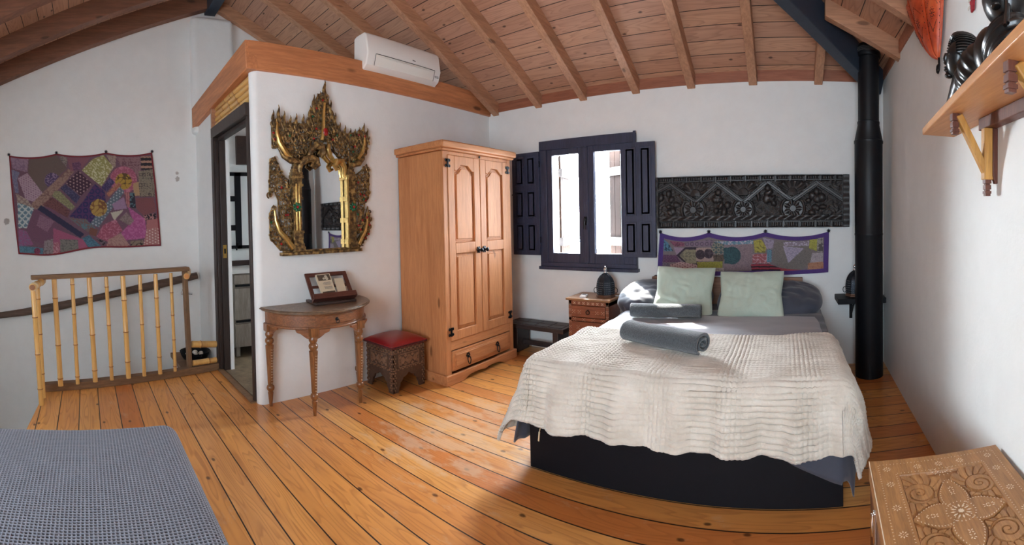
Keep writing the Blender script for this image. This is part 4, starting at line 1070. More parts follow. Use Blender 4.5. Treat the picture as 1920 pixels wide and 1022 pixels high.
# ================================================================== PATCHWORK HANGINGS
def poly_in(x, y, poly):
    c = False; n = len(poly); j = n-1
    for i in range(n):
        xi, yi = poly[i]; xj, yj = poly[j]
        m = ((yi > y) != (yj > y)) & (x < (xj-xi)*(y-yi)/((yj-yi) if yj != yi else 1e-9)+xi)
        c = c ^ m; j = i
    return c
def h2(x, y, s=1):
    v = np.sin(x*12.9898*s + y*78.233)*43758.5453
    return v - np.floor(v)
def patchwork(x, y, base, patches, boost):
    """x,y arrays of pattern coordinates; returns linear rgb"""
    out = np.zeros((len(x), 3)); out[:] = np.array(base)
    for sh, col, pat in patches:
        if isinstance(sh, tuple) and sh[0] == 'c': m = (x-sh[1])**2+(y-sh[2])**2 < sh[3]**2
        else: m = poly_in(x, y, sh)
        if not isinstance(m, np.ndarray): continue
        c = np.tile(np.array(col, float), (m.sum(), 1)); X = x[m]; Y = y[m]
        if pat:
            k, p, c2 = pat
            if k == 'dots': f = (((X/p) % 1-.5)**2+((Y/p+np.floor(X/p)*.5) % 1-.5)**2) < .055
            elif k == 'speck': f = h2(np.floor(X/p), np.floor(Y/p)) > .62
            elif k == 'vine': f = np.abs(np.sin(X/p+2.2*np.sin(Y/(p*1.3)))+np.sin(Y/(p*.8)+1.7*np.cos(X/(p*1.1)))) < .34
            elif k == 'sx': f = (X/p) % 1 < .4
            elif k == 'sy': f = (Y/p) % 1 < .45
            elif k == 'ring':
                rr_ = np.sqrt((((X/p) % 1)-.5)**2+(((Y/p) % 1)-.5)**2); f = (rr_ > .22) & (rr_ < .42)
            elif k == 'scale': f = np.abs(np.sqrt((((X/p+.5*(np.floor(Y/p*2) % 2)) % 1)-.5)**2+((Y/p*2) % 1*.5)**2)-.42) < .10
            c[f] = c2
        out[m] = c
    rgb = np.clip(out/255.0*boost, 0, 1)
    return np.where(rgb <= .04045, rgb/12.92, ((rgb+.055)/1.055)**2.4)
def cloth(name, parent, outline_fn, nu, nv, px2loc, base, patches, boost, border, bcol, bw, wav, loc_y=-.012):
    """nu x nv grid; outline_fn(s,t)->pattern px; px2loc(x,y)->(u,z)"""
    mb = MB(); S = []; 
    for j in range(nv+1):
        for i in range(nu+1):
            s = i/nu; t = j/nv; x, y = outline_fn(s, t); u, z = px2loc(x, y); S.append((x, y, s, t))
            w = wav(s, t); mb.v.append((u, loc_y-w, z))
    for j in range(nv):
        for i in range(nu):
            a = j*(nu+1)+i; mb.f.append((a, a+1, a+nu+2, a+nu+1))
    o = mb.build(name, pattern_mat('embroidered patchwork '+name), parent, smooth=180, solid=.003, soff=0)
    A = np.array(S); rgb = patchwork(A[:,0], A[:,1], base, patches, boost)
    bx = bw[0]; by = bw[1]; m = (A[:,2] < bx) | (A[:,2] > 1-bx) | (A[:,3] < by) | (A[:,3] > 1-by)
    bl = np.array(bcol)/255.*boost; bl = np.where(bl <= .04045, bl/12.92, ((bl+.055)/1.055)**2.4); rgb[m] = bl
    vcol(o, np.concatenate([rgb, np.ones((len(rgb),1))], 1)); return o
PA = [
 ([(80,215),(215,225),(205,330),(100,300)],(150,125,145),('vine',9,(130,105,130))),
 ([(220,232),(420,215),(495,310),(300,490),(210,330)],(105,90,85),None),
 ([(80,300),(150,330),(130,380),(140,480),(115,480)],(110,110,140),('speck',6,(130,130,150))),
 (('c',384,395,54),(78,62,102),('vine',8,(140,120,150))),
 ([(205,335),(325,500),(265,550),(190,530),(135,370)],(172,148,162),('dots',17,(130,95,120))),
 ([(500,315),(545,340),(300,600),(240,600),(230,560)],(152,124,112),('vine',8,(120,90,85))),
 ([(440,215),(500,235),(490,300),(450,250)],(140,130,125),('speck',6,(100,90,90))),
 ([(495,235),(665,240),(600,320),(520,335)],(132,86,98),None),
 ([(530,275),(590,265),(600,320),(540,330)],(96,60,90),('speck',6,(120,80,110))),
 ([(575,330),(675,430),(590,515),(480,420)],(66,38,58),('dots',24,(170,140,140))),
 ([(680,250),(760,222),(830,310),(740,450),(600,330)],(150,146,92),('speck',8,(200,196,160))),
 ([(780,225),(850,230),(845,310),(825,310)],(164,146,136),('speck',5,(140,120,110))),
 ([(850,240),(1030,240),(1025,420),(880,300)],(142,110,116),('vine',7,(110,75,85))),
 (('c',900,405,98),(160,88,112),('vine',7,(190,120,140))),
 (('c',900,415,60),(176,142,58),('vine',13,(90,70,40))),
 ([(1030,235),(1112,235),(1112,335),(1030,335)],(40,36,44),('sy',38,(172,134,116))),
 ([(1010,340),(1118,330),(1128,530),(1010,530)],(138,128,112),('vine',6,(84,76,72))),
 ([(970,430),(1010,420),(1015,520),(970,520)],(176,146,110),None),
 ([(480,425),(585,520),(555,570),(440,455)],(62,58,90),('vine',7,(90,86,120))),
 ([(400,475),(440,475),(545,590),(520,618),(380,510)],(146,144,108),('ring',26,(112,112,84))),
 ([(380,515),(510,620),(490,668),(310,570)],(114,72,74),('vine',8,(90,54,60))),
 ([(690,430),(760,480),(770,560),(650,715),(520,665),(500,660),(600,560)],(82,50,98),('ring',46,(40,44,92))),
 ([(800,385),(838,420),(775,490),(738,460)],(62,52,94),('vine',6,(90,80,120))),
 ([(865,418),(885,440),(790,528),(772,505)],(176,124,98),('speck',6,(150,90,80))),
 ([(870,455),(905,490),(710,745),(650,715)],(92,108,122),('dots',22,(170,178,188))),
 (('c',715,603,62),(172,142,76),('vine',13,(120,80,50))),
 ([(898,528),(918,612),(830,622),(812,580)],(154,124,154),None),
 ([(800,640),(895,622),(825,698)],(190,184,166),None),
 ([(905,495),(942,495),(945,610),(920,600)],(178,120,120),('sx',14,(140,80,90))),
 ([(942,500),(978,500),(984,615),(940,605)],(40,42,54),('speck',9,(90,120,130))),
 ([(985,540),(1118,535),(1130,640),(1040,668),(985,612)],(128,78,82),None),
 ([(740,730),(835,688),(885,770),(780,852),(695,812)],(154,82,104),('vine',9,(186,120,140))),
 ([(925,600),(1050,690),(1055,830),(900,842),(870,790),(960,700)],(166,84,136),('speck',11,(182,104,152))),
 ([(915,640),(968,700),(935,738),(858,690)],(124,108,106),('speck',5,(150,130,130))),
 ([(1040,665),(1130,650),(1132,692),(1045,702)],(44,36,44),('vine',7,(180,130,130))),
 ([(1060,700),(1140,690),(1152,750),(1058,772)],(172,112,112),None),
 ([(1058,770),(1152,750),(1165,882),(1030,892)],(170,118,116),('dots',21,(222,200,190))),
 ([(780,832),(872,790),(932,880),(760,892)],(170,134,126),('vine',9,(150,110,108))),
 ([(500,670),(620,680),(702,760),(680,812),(530,700)],(114,94,94),('vine',9,(90,120,130))),
 ([(650,740),(705,760),(690,810),(640,790)],(120,76,66),None),
 (('c',322,722,132),(112,76,98),None),
 ([(290,640),(395,690),(340,768),(262,720)],(140,106,126),('dots',13,(110,70,100))),
 ([(300,572),(608,790),(578,818),(272,602)],(44,44,74),None),
 ([(128,548),(248,592),(192,735),(132,735)],(96,128,144),('scale',46,(190,200,200))),
 ([(118,480),(200,530),(245,592),(128,548)],(170,154,142),('scale',40,(140,120,115))),
 ([(132,740),(190,760),(240,860),(132,866)],(142,88,128),('vine',9,(120,110,140))),
 ([(130,866),(308,882),(308,932),(128,932)],(82,128,148),('speck',8,(70,110,130))),
 (('c',265,905,24),(140,60,90),('ring',20,(90,40,70))),
 ([(318,830),(388,818),(382,935),(308,940)],(142,132,136),('vine',8,(110,96,100))),
 ([(385,740),(600,830),(645,915),(380,935)],(158,86,116),None),
 ([(432,822),(562,830),(562,915),(430,922)],(122,122,116),('vine',9,(90,90,92))),
 ([(385,850),(425,840),(425,930),(380,935)],(158,96,110),('speck',7,(190,140,150))),
 ([(590,818),(640,798),(728,880),(690,912),(640,892)],(78,122,144),('speck',7,(64,100,122))),
 ([(685,818),(765,850),(742,875)],(32,32,42),('speck',7,(110,100,110))),
 ([(935,850),(1032,845),(1032,912),(938,908)],(134,120,104),('vine',13,(44,40,44))),
 ([(740,882),(935,882),(935,905),(735,905)],(156,140,126),('speck',5,(120,100,96))),
 (('c',705,903,22),(150,50,80),('ring',18,(100,40,70))),
]
XK = [72, 420, 778, 1114]
def outA(s, t):
    xt = 72+s*(1114-72); xb = 126+s*(1162-126)
    k = 0
    for i in range(3):
        if XK[i] <= xt <= XK[i+1]: k = i
    f = (xt-XK[k])/(XK[k+1]-XK[k]); yt = 200+5*s+24*4*f*(1-f)*.9
    yb = 930-45*s+12*math.sin(s*7.5)-6*math.cos(s*13); q = t
    return (xt+(xb-xt)*t+6*math.sin(t*PI)*(1-2*s)*-1, yt+(yb-yt)*q)
ta = thing('patchwork_hanging', 'large mauve patchwork wall hanging edged in red on the gable wall', 'wall hanging', (-4.648,-.033,1.60), PI/2)
def locA(x, y): return ((-.784+(x-72)*.001441)+.033, 2.115-(y-200)*.00144-1.60)
cloth('cloth', ta, outA, 230, 150, locA, (112,82,98), PA, .96, None, (128,34,46), (.010,.018), lambda s,t: .008*math.sin(s*21+t*4)*t+.006*math.sin(s*3*2*PI)*t+.012*t)
hooks_l = ['leftmost','second','third','rightmost']
m_hook = simple('dark blue black metal star', lin((30,32,44)), .5, .3)
def starhook(x, y, z, rz, label, group):
    mb = MB()
    for k in range(8):
        a = k*PI/4; mb.tube([(0,-.014,0),(.018*math.cos(a),-.020,.018*math.sin(a))],[.006,.0018],6)
    mb.ball((0,-.018,0),.009,.008,.009,8,6); mb.tube([(0,0,0),(0,-.018,0)],.004,6)
    o = mb.build('hook', m_hook); o.location = (x,y,z); o.rotation_euler = (0,0,rz); tag(o, label, 'hook', group)
for n_, xk in zip(hooks_l, XK):
    u, z = locA(xk, 195+5*(xk-72)/1042); starhook(-4.648, -.033+u, 1.60+z, PI/2, '%s star shaped hook on top of the red edged patchwork hanging' % n_, 'star hooks of the red edged hanging')
PB = [
 ([(100,600),(150,640),(198,712),(118,712)],(84,130,154),('vine',9,(40,60,80))),
 ([(160,625),(292,640),(292,672),(205,672)],(136,84,104),('vine',9,(100,60,80))),
 ([(300,640),(530,615),(535,672),(300,672)],(130,112,132),('ring',42,(96,84,100))),
 ([(198,678),(290,683),(225,748)],(154,134,154),None),
 ([(222,746),(298,678),(404,678),(404,832),(326,832)],(50,40,56),None),
 ([(246,746),(300,698),(394,698),(394,812),(318,816)],(142,136,112),('vine',10,(112,106,92))),
 ([(394,684),(538,680),(538,792),(394,792)],(166,144,138),None),
 (('c',427,738,40),(58,48,58),('vine',11,(84,70,80))),(('c',497,730,40),(58,48,58),('vine',11,(84,70,80))),
 ([(535,740),(622,740),(622,792),(538,792)],(96,82,72),('vine',14,(50,44,44))),
 (('c',580,682,58),(74,94,98),('ring',40,(150,140,120))),
 ([(625,655),(862,650),(852,862),(620,862)],(142,124,130),('speck',5,(124,108,116))),
 ([(620,682),(692,682),(700,812),(628,812)],(54,90,96),('speck',9,(44,74,82))),(('c',692,746,72),(54,90,96),('speck',9,(44,74,82))),
 ([(102,742),(222,745),(262,802),(106,808)],(86,58,86),('dots',13,(130,90,120))),
 ([(102,808),(170,812),(170,870),(102,870)],(112,104,118),('speck',5,(90,84,96))),
 ([(168,822),(260,800),(398,822),(398,872),(168,872)],(184,154,152),('dots',22,(110,70,80))),
 ([(402,800),(612,794),(612,848),(402,848)],(156,152,66),('speck',6,(136,132,60))),
 ([(398,850),(622,846),(622,882),(398,882)],(166,156,150),('vine',8,(130,120,118))),
 ([(540,632),(865,622),(865,652),(640,658)],(94,136,154),('speck',9,(180,176,190))),
 ([(868,625),(932,616),(972,680),(962,724),(878,722)],(172,164,78),('vine',13,(120,112,60))),
 ([(942,600),(1038,620),(1022,692),(975,692)],(160,150,170),('vine',10,(130,120,142))),
 ([(858,736),(972,730),(1002,812),(858,812)],(156,92,98),('vine',11,(190,150,160))),
 ([(978,700),(1018,700),(1012,802),(974,802)],(104,146,164),('dots',14,(60,70,90))),
 ([(848,815),(985,812),(1092,850),(1082,882),(848,882)],(158,58,74),('sy',26,(44,34,44))),
 ([(1040,640),(1190,620),(1330,640),(1345,800),(1250,870),(1100,850),(1020,800)],(122,116,112),('speck',6,(112,106,104))),
 ([(1110,640),(1320,630),(1320,672),(1120,672)],(140,128,142),('speck',9,(180,172,190))),
 ([(1108,672),(1280,690),(1150,808)],(172,164,186),('speck',7,(150,144,166))),
 ([(1326,618),(1388,618),(1384,716),(1318,690)],(172,170,82),('speck',6,(150,148,74))),
 ([(1388,608),(1434,608),(1434,722),(1386,718)],(160,154,150),('vine',14,(90,84,84))),
 ([(1345,730),(1434,726),(1434,800),(1326,812)],(174,164,170),('speck',5,(150,142,150))),
 ([(1312,812),(1434,800),(1434,872),(1306,872)],(176,130,104),('vine',11,(150,100,84))),
 ([(1090,850),(1306,872),(1300,890),(1082,884)],(160,66,74),None),
]
XB = [85, 500, 966, 1480]
def outB(s, t):
    xt = 80+s*(1484-80); xb = 55+s*(1474-55); k = 0
    for i in range(3):
        if XB[i] <= xt <= XB[i+1]: k = i
    f = min(1,max(0,(xt-XB[k])/(XB[k+1]-XB[k]))); yt = 556+42*4*f*(1-f)*.95
    yb = 905+22*math.sin(s*PI*1.4+.2)*(s)+8*math.sin(s*9)
    return (xt+(xb-xt)*t, yt+(yb-yt)*t)
tb_ = thing('patchwork_hanging', 'long narrow patchwork hanging with purple edge above the bed', 'wall hanging', (-.38,YB-.002,.98), 0)
def locB(x, y): return (-1.112+(x-89)*.001058+.38, 1.16-(y-560)*.00106-.98)
cloth('cloth', tb_, outB, 300, 90, locB, (122,112,116), PB, .96, None, (80,54,126), (.028,.11), lambda s,t: .007*math.sin(s*24+t*3)*t+.012*t)
for n_, xk in zip(hooks_l, XB):
    u, z = locB(xk, 550); starhook(-.38+u, YB-.002, .98+z, 0, '%s star shaped hook on top of the purple edged patchwork hanging' % n_, 'star hooks of the purple edged hanging')

# ================================================================== CARVED PANEL over the bed
m_panel = simple('black brown carved timber', lin((44,40,40)), .40, 0, 24, .2, .45, .006)
pn = thing('relief_carving', 'long dark carved wooden panel with zigzag relief above the bed', 'carved panel', (-.2985,YB,1.428), 0)
def panel_h(x, y):
    """relief height in metres; x 60..1648, y 100..520 (pattern units of about one millimetre)"""
    h = np.full_like(x, .010)
    # floral background texture
    h += .0025*np.sin(x/9+2*np.sin(y/13))*np.sin(y/8+2*np.cos(x/17))
    zz = [(60,215),(180,160),(390,312),(575,160),(785,318),(985,160),(1185,305),(1390,165),(1600,300)]
    for (x1,y1),(x2,y2) in zip(zz[:-1], zz[1:]):
        L = math.hypot(x2-x1,y2-y1); t = ((x-x1)*(x2-x1)+(y-y1)*(y2-y1))/L**2; d = np.abs((x-x1)*(y2-y1)-(y-y1)*(x2-x1))/L
        m = (t > -.03) & (t < 1.03); h = np.where(m & (d < 19), .020, h); h = np.where(m & (d > 8) & (d < 11), .017, h)
    for cx, cy in ((388,225),(785,222),(1185,225)):     # half lotus flowers in the upper triangles
        dx = x-cx; dy = y-cy-20; r = np.hypot(dx,dy); a = np.arctan2(dy,dx); up = (dy < 8) & (r < 128)
        pet = np.abs(np.sin(a*6.0)); ok = up & (np.abs(dx) < (250-(y-60)*1.0)) 
        h = np.where(ok & (r > 42), .010+.009*pet*np.clip((r-34)/60,0,1)*np.clip((130-r)/20,0,1), h)
        h = np.where((r < 40) & (dy < 20), .021-.006*(r/40), h)
    for cx, cy, R in ((370,372,112),(785,372,96),(1188,368,106)):  # rosettes hanging from the zigzag
        dx = x-cx; dy = y-cy; r = np.hypot(dx,dy); a = np.arctan2(dy,dx); low = r < R
        lob = R*.62*(1+.16*np.cos(a*7))
        h = np.where(low & (y > cy-60), .008, h)
        h = np.where((r > R*.78) & low & (y > cy-70), .019-.004*np.abs((r/R-.89)/.11), h)
        h = np.where((r < lob), .015+.003*np.cos(a*7), h); h = np.where(r < R*.24, .021, h)
    rs = np.random.RandomState(2)
    for cx, cy in ((580,330),(985,300),(1380,330),(160,330)):      # figures: clusters of rounded bodies
        for k in range(9):
            bx = cx+rs.uniform(-80,80); by = cy+rs.uniform(-70,85); ra_, rb_ = rs.uniform(16,34), rs.uniform(20,42); th = rs.uniform(0,3.1)
            dx = x-bx; dy = y-by; u = (dx*math.cos(th)+dy*math.sin(th))/ra_; w = (-dx*math.sin(th)+dy*math.cos(th))/rb_; q = u*u+w*w
            h = np.where(q < 1, np.maximum(h, .009+.013*np.sqrt(np.clip(1-q,0,1))), h)
        q = ((x-cx)/26)**2+((y-cy+95)/28)**2; h = np.where(q < 1, .010+.014*np.sqrt(np.clip(1-q,0,1)), h)
    # scroll waves along the foot
    h = np.where((y > 420) & (y < 458), .013+.004*np.sin(x/22+np.sin(y/10)), h)
    # border bands with cartouches
    for y0, y1, p in ((100,150,122),(462,520,130)):
        m = (y >= y0) & (y < y1); u = ((x-70)/p) % 1*p; v = (y-y0)
        e = np.minimum(np.minimum(u, p-u), np.minimum(v, (y1-y0)-v))
        hb = np.where(e < 5, .012, np.where(e < 10, .020, np.where(e < 14, .013, .018+.003*np.sin(u/6))))
        h = np.where(m, hb, h)
    e = np.minimum(np.minimum(x-60, 1648-x), np.minimum(y-100, 520-y)); h = np.where(e < 7, .021, h)
    h = np.where((x > 1592) | (x < 72), .021+.002*np.sin(y/14), h); h = np.where((np.abs(x-1592) < 3), .012, h)
    return h
NU, NV = 560, 150
gx, gy = np.meshgrid(np.linspace(60,1648,NU+1), np.linspace(100,520,NV+1)); H_ = panel_h(gx.ravel(), gy.ravel())
mb = MB(); U = (gx.ravel()-854)*.001054; Z = (310-gy.ravel())*.001078
mb.v = list(zip(U.tolist(), (-.012-(H_-.008)*2.3-.008).tolist(), Z.tolist()))
mb.f = [(j*(NU+1)+i, j*(NU+1)+i+1, (j+1)*(NU+1)+i+1, (j+1)*(NU+1)+i) for j in range(NV) for i in range(NU)]
rel = mb.build('relief', m_panel, pn, smooth=50)
MB().box(-.836,.836,-.019,-.001,-.225,.225).build('board', m_panel, pn, smooth=0)

# ================================================================== BENCH
be = thing('bench', 'low dark wooden bench under the window between wardrobe and nightstand', 'bench', (-2.30,3.69,0), 0)
m_bench = wood('very dark carved bench wood', lin((60,50,48)), lin((30,25,26)), 'X', 1.5, .45, 0)
mb = MB().box(-.33,.33,-.13,.13,.245,.285)
for i in range(4):
    for j in range(2):
        x0 = -.30+.152*i; y0 = -.105+.107*j; mb.box(x0,x0+.142,y0,y0+.098,.28,.290)
mb.build('seat', m_bench, be, bevel=.003)
for x in (-.255,.20): MB().box(x,x+.06,-.105,.105,0,.246).build('leg', m_bench, be, bevel=.004)
MB().box(-.20,.21,-.012,.012,.06,.11).build('stretcher', m_bench, be, bevel=.003)

# ================================================================== NIGHTSTAND with lantern
ns = thing('nightstand', 'small reddish nightstand with white inlay dots beside the bed', 'nightstand', (-1.69,3.665,0), 0)
m_ns = wood('reddish inlaid wood', lin((150,88,60)), lin((86,44,32)), 'X', 1.6, .4, 0)
m_inl = simple('bone inlay', lin((226,206,180)), .45)
W2, yf = .195, -.150
mb = MB(); mb.box(-W2,-W2+.03,yf,.17,0,.575); mb.box(W2-.03,W2,yf,.17,0,.575); mb.box(-W2,W2,.15,.17,.05,.575); mb.box(-W2,W2,yf,.17,.535,.575); mb.box(-W2,W2,yf,.17,.395,.425); mb.box(-W2,W2,yf,.17,.06,.085)
mb.build('body', m_ns, ns, bevel=.003)
tp = MB().box(-.215,.215,yf-.02,.178,.577,.598).build('top', wood('pale worn brown top', lin((164,122,84)), lin((110,72,46)), 'X', 1.4, .4, 0), ns, bevel=.006, seg=3)
dw = MB().box(-W2+.032,W2-.032,yf-.006,yf+.015,.432,.532).build('drawer', m_ns, ns, bevel=.003)
mb = MB(); mb.tube([(.017*math.cos(k*PI/8), -.008, .017*math.sin(k*PI/8)) for k in range(17)], .0035, 6); mb.tube([(0,0,.017),(0,-.012,.019)],.005,6)
mb.build('ring_pull', m_iron, dw, loc=(0,yf-.006,.478))
MB().box(-W2+.032,W2-.032,yf-.004,yf+.015,.09,.39).build('door', m_ns, ns, bevel=.003)
mb = MB()
def quinc(x, z, y=yf-.0065, s=.0042, g=.011):
    for dx, dz in ((0,0),(g,g),(-g,g),(g,-g),(-g,-g)):
        mb.add([(x+dx-s,y,z+dz),(x+dx,y,z+dz-s*.7),(x+dx+s,y,z+dz),(x+dx,y,z+dz+s*.7)],[(0,1,2,3)])
for x in (-.14,-.085,.085,.14): quinc(x,.478)
for x in (-.135,-.045,.045,.135): quinc(x,.410,yf-.0005); 
for x in (-.135,-.09,-.045,0,.045,.09,.135): quinc(x,.555,yf-.0005,.005,.007)
for z in (.54,.49,.44,.39,.34,.29):
    for x in (-W2+.015,W2-.015): quinc(x,z,yf-.0005,.0036,.008)
for x in (-.10,0,.10):
    for z in (.34,.24): quinc(x,z,yf-.0045)
mb.build('inlay', m_inl, ns, smooth=0)
m_lan = simple('pierced dark metal', lin((40,46,54)), .45, .6, 80, .3, .3)
def lantern(label, loc):
    t = thing('lantern', label, 'lantern', loc, .2, 'moroccan style lanterns')
    MB().lathe([(.0,0),(.088,0),(.088,.006),(.080,.012),(.080,.022),(.0,.022)],8).build('base', simple('copper toned base', lin((110,76,58)), .5, .4) if 'copper toned base' not in bpy.data.materials else bpy.data.materials['copper toned base'], t, smooth=20)
    mb = MB(); n = 8
    prof = [(.078,.022),(.080,.09),(.076,.125),(.066,.155),(.048,.182),(.026,.200),(.010,.212)]
    mb.lathe(prof, n); bd = mb.build('shade', m_lan, t, smooth=20)
    mb = MB()
    for k in range(n):
        a = 2*PI*k/n; mb.tube([(r*1.02*math.cos(a), r*1.02*math.sin(a), z) for r, z in prof], .0035, 5)
    mb.build('rib', m_lan, bd)
    mb = MB(); rr = random.Random(1)
    for k in range(n):
        a = 2*PI*(k+.5)/n; ap = math.cos(PI/n)
        for i in range(4):
            for j in range(6):
                z = .034+.019*j; r = .079*ap+.001; off = (-.024+.016*i)*(1-.05*j)
                mb.ball((r*math.cos(a)-off*math.sin(a), r*math.sin(a)+off*math.cos(a), z), .0028,.0028,.0028,5,4)
    mb.build('piercing', bpy.data.materials.get('pale pierced dots') or simple('pale pierced dots', lin((140,146,150)), .5), bd)
    MB().lathe([(.010,.208),(.016,.214),(.016,.222),(.007,.228),(.015,.236),(.018,.246),(.012,.256),(.005,.262),(.006,.268),(.0,.272)],12).build('finial', m_chrome, t, smooth=60)
    for k in range(4):
        a = 2*PI*k/4+PI/8*0; c = Vector((.080*math.cos(a), .080*math.sin(a), .055)); d = Vector((math.cos(a), math.sin(a), 0))
        pts = [c+d*(.012+.016*math.sin(q*PI/6)) + Vector((0,0,.024*math.cos(q*PI/6))) for q in range(-1,8)]
        MB().tube(pts, .003, 6).build('handle', m_iron, t)
    return t
lantern('pointed dark metal lantern standing on the inlaid nightstand', (-1.585,3.665,.600))
rc = thing('remote_control', 'small white remote control lying on the nightstand', 'remote control', (-1.765,3.585,.599), .25)
MB().box(-.028,.028,-.055,.055,0,.018).build('body', m_ac, rc, bevel=.004); MB().box(-.016,.016,.0,.04,.0185,.0195).build('buttons', m_grey, rc, smooth=0)
cb = MB().tube([(-1.505,3.70,.604),(-1.470,3.70,.606),(-1.462,3.70,.59),(-1.460,3.71,.50),(-1.460,3.74,.30)],.0035,6).build('power_cord', m_ac); tag(cb, 'white lamp cord hanging down beside the nightstand', 'cord')
# wall shelf by the flue with a second lantern
ws = thing('wall_shelf', 'small black wall shelf half hidden by the flue pipe', 'shelf', (.61,YB,.60), 0)
MB().box(-.20,.20,-.27,-.001,-.022,.022).build('board', m_black, ws, bevel=.003)
for x in (-.06,.14):
    mb = MB().bar((x,-.02,-.022),(x,-.02,-.19),.025,.012,(0,1,0)); mb.tube([(x,-.20,-.03),(x,-.15,-.06),(x,-.06,-.14),(x,-.025,-.18)],.008,6); mb.build('bracket', m_black, ws)
lantern('pointed dark metal lantern on the black shelf behind the flue pipe', (.575,3.752,.622))
pk = MB().tube([(-1.165+.016*math.cos(q*PI/8), YB-.012, .765+.016*math.sin(q*PI/8)) for q in range(17)], .004, 6); pk.tube([(-1.165,YB,.765),(-1.165,YB-.014,.765)],.005,6)
tag(pk.build('wall_ring', m_iron), 'small dark iron ring on the wall left of the cushions', 'ring')
# ================================================================== BED
BX0, BX1, BY0, BY1, BT = -1.289, .242, 1.945, 3.80, .545
bed = thing('bed', 'double bed on a black boxed base beneath the window wall', 'bed', (BX0,BY0,0), 0)
w_, l_ = BX1-BX0, BY1-BY0
mb = MB().box(0,w_,0,.022,0,.36); mb.box(0,.02,.02,l_,0,.36); mb.box(w_-.02,w_,.02,l_,0,.36); mb.box(0,w_,l_-.02,l_,0,.36); mb.box(.02,w_-.02,.02,l_-.02,.33,.36)
mb.build('base', m_black, bed, bevel=.003)
m_sheet = simple('mid grey cotton', lin((152,152,160)), .75, 0, 160, .12, .05, .002, sheen=.3)
m_duvet = simple('dark slate cotton', lin((62,66,79)), .78, 0, 160, .12, .05, .002, sheen=.3)
MB().box(.01,w_-.01,.015,l_-.01,.36,BT-.03).build('mattress', m_sheet, bed, bevel=.04, seg=4)
MB().box(.10,1.42,l_-.01,l_+.035,.30,.775).build('headboard', wood('pale brown headboard', lin((150,116,92)), lin((108,78,60)), 'X', .8, .5, .2), bed, bevel=.004)

def drape(x, y, x0, x1, yf, top, r=.05, flare=.20, wave=0.0, ph=0.0, ripple=0.0):
    """where a cloth point that lies at plan position (x, y) before falling over the bed edges ends up"""
    a = x0-x if x < x0 else (x-x1 if x > x1 else 0.0); sx = -1 if x < x0 else 1
    b = yf-y if y < yf else 0.0
    h = (a**3+b**3)**(1/3); hh = math.hypot(a, b) or 1.0; corner = 2*a*b/(hh*hh)
    px = min(max(x, x0), x1); py = max(y, yf)
    if h < 1e-9: return Vector((px, py, top))
    dx, dy = sx*a/hh, -b/hh; flare = flare*((1+.85*corner) if sx < 0 else (1-.45*corner))
    q = r*PI/2
    if h < q: o = r*math.sin(h/r); d = r*(1-math.cos(h/r))
    else:
        e = h-q; o = r + flare*e; d = r + e*math.sqrt(max(0, 1-flare*flare))
        s = (px+py*.7)*23+ph; o += wave*math.sin(s)*min(1, e/.15) + ripple*math.sin(s*2.7+1)*min(1, e/.1)
    return Vector((px+dx*o, py+dy*o, top-d))
# grey duvet over the whole bed
X0, X1, Y0, Y1 = BX0-.42, BX1+.38, BY0-.20, 3.74
def duv(u, v):
    x = X0+(X1-X0)*u; y = Y0+(Y1-Y0)*v
    g = min(1, max(0, (x+.25)/.5)); y -= .19*g*g*(3-2*g)*(1-v)**2
    p = drape(x, y, BX0+.04, BX1-.02, BY0+.04, .552, .05, .15, .012, 1.0)
    n = noise.noise(Vector((x*3.1, y*7.5, 1.3)))*.010 + noise.noise(Vector((x*9, y*14, 4.1)))*.003
    n += .014*math.exp(-((y-3.33)/.10)**2)*(1 if x < .3 else 0)
    p.z += n if p.z > .5 else n*.3; p.y += 0 if p.z > .5 else n*.6
    # slight crown and the fall towards the open right side
    if BX0 < x < BX1: p.z -= .012*abs((x-(BX0+BX1)/2)/.77)**3
    return p
dv = MB().grid(duv, 110, 110).build('duvet', m_duvet, smooth=180, solid=.010, soff=0)
tag(dv, 'dark slate duvet hanging below the cream throw at the bed corners', 'duvet')
def sht(u, v):
    x = BX0-.10+(BX1-BX0+.13)*u; y = 2.45+1.02*v + .012*math.sin(u*9)*v
    p = drape(x, y, BX0+.05, BX1-.05, BY0, .5635, .055, .10)
    p.z += noise.noise(Vector((x*3.1, y*7.5, 1.3)))*.010 + noise.noise(Vector((x*9, y*14, 4.1)))*.003 - .012*abs((min(max(x,BX0),BX1)-(BX0+BX1)/2)/.77)**3
    return p
sb = MB().grid(sht, 90, 70).build('bed_sheet', m_sheet, smooth=180, solid=.006, soff=0)
tag(sb, 'smooth mid grey sheet lying between the cushions and the cream throw', 'sheet')
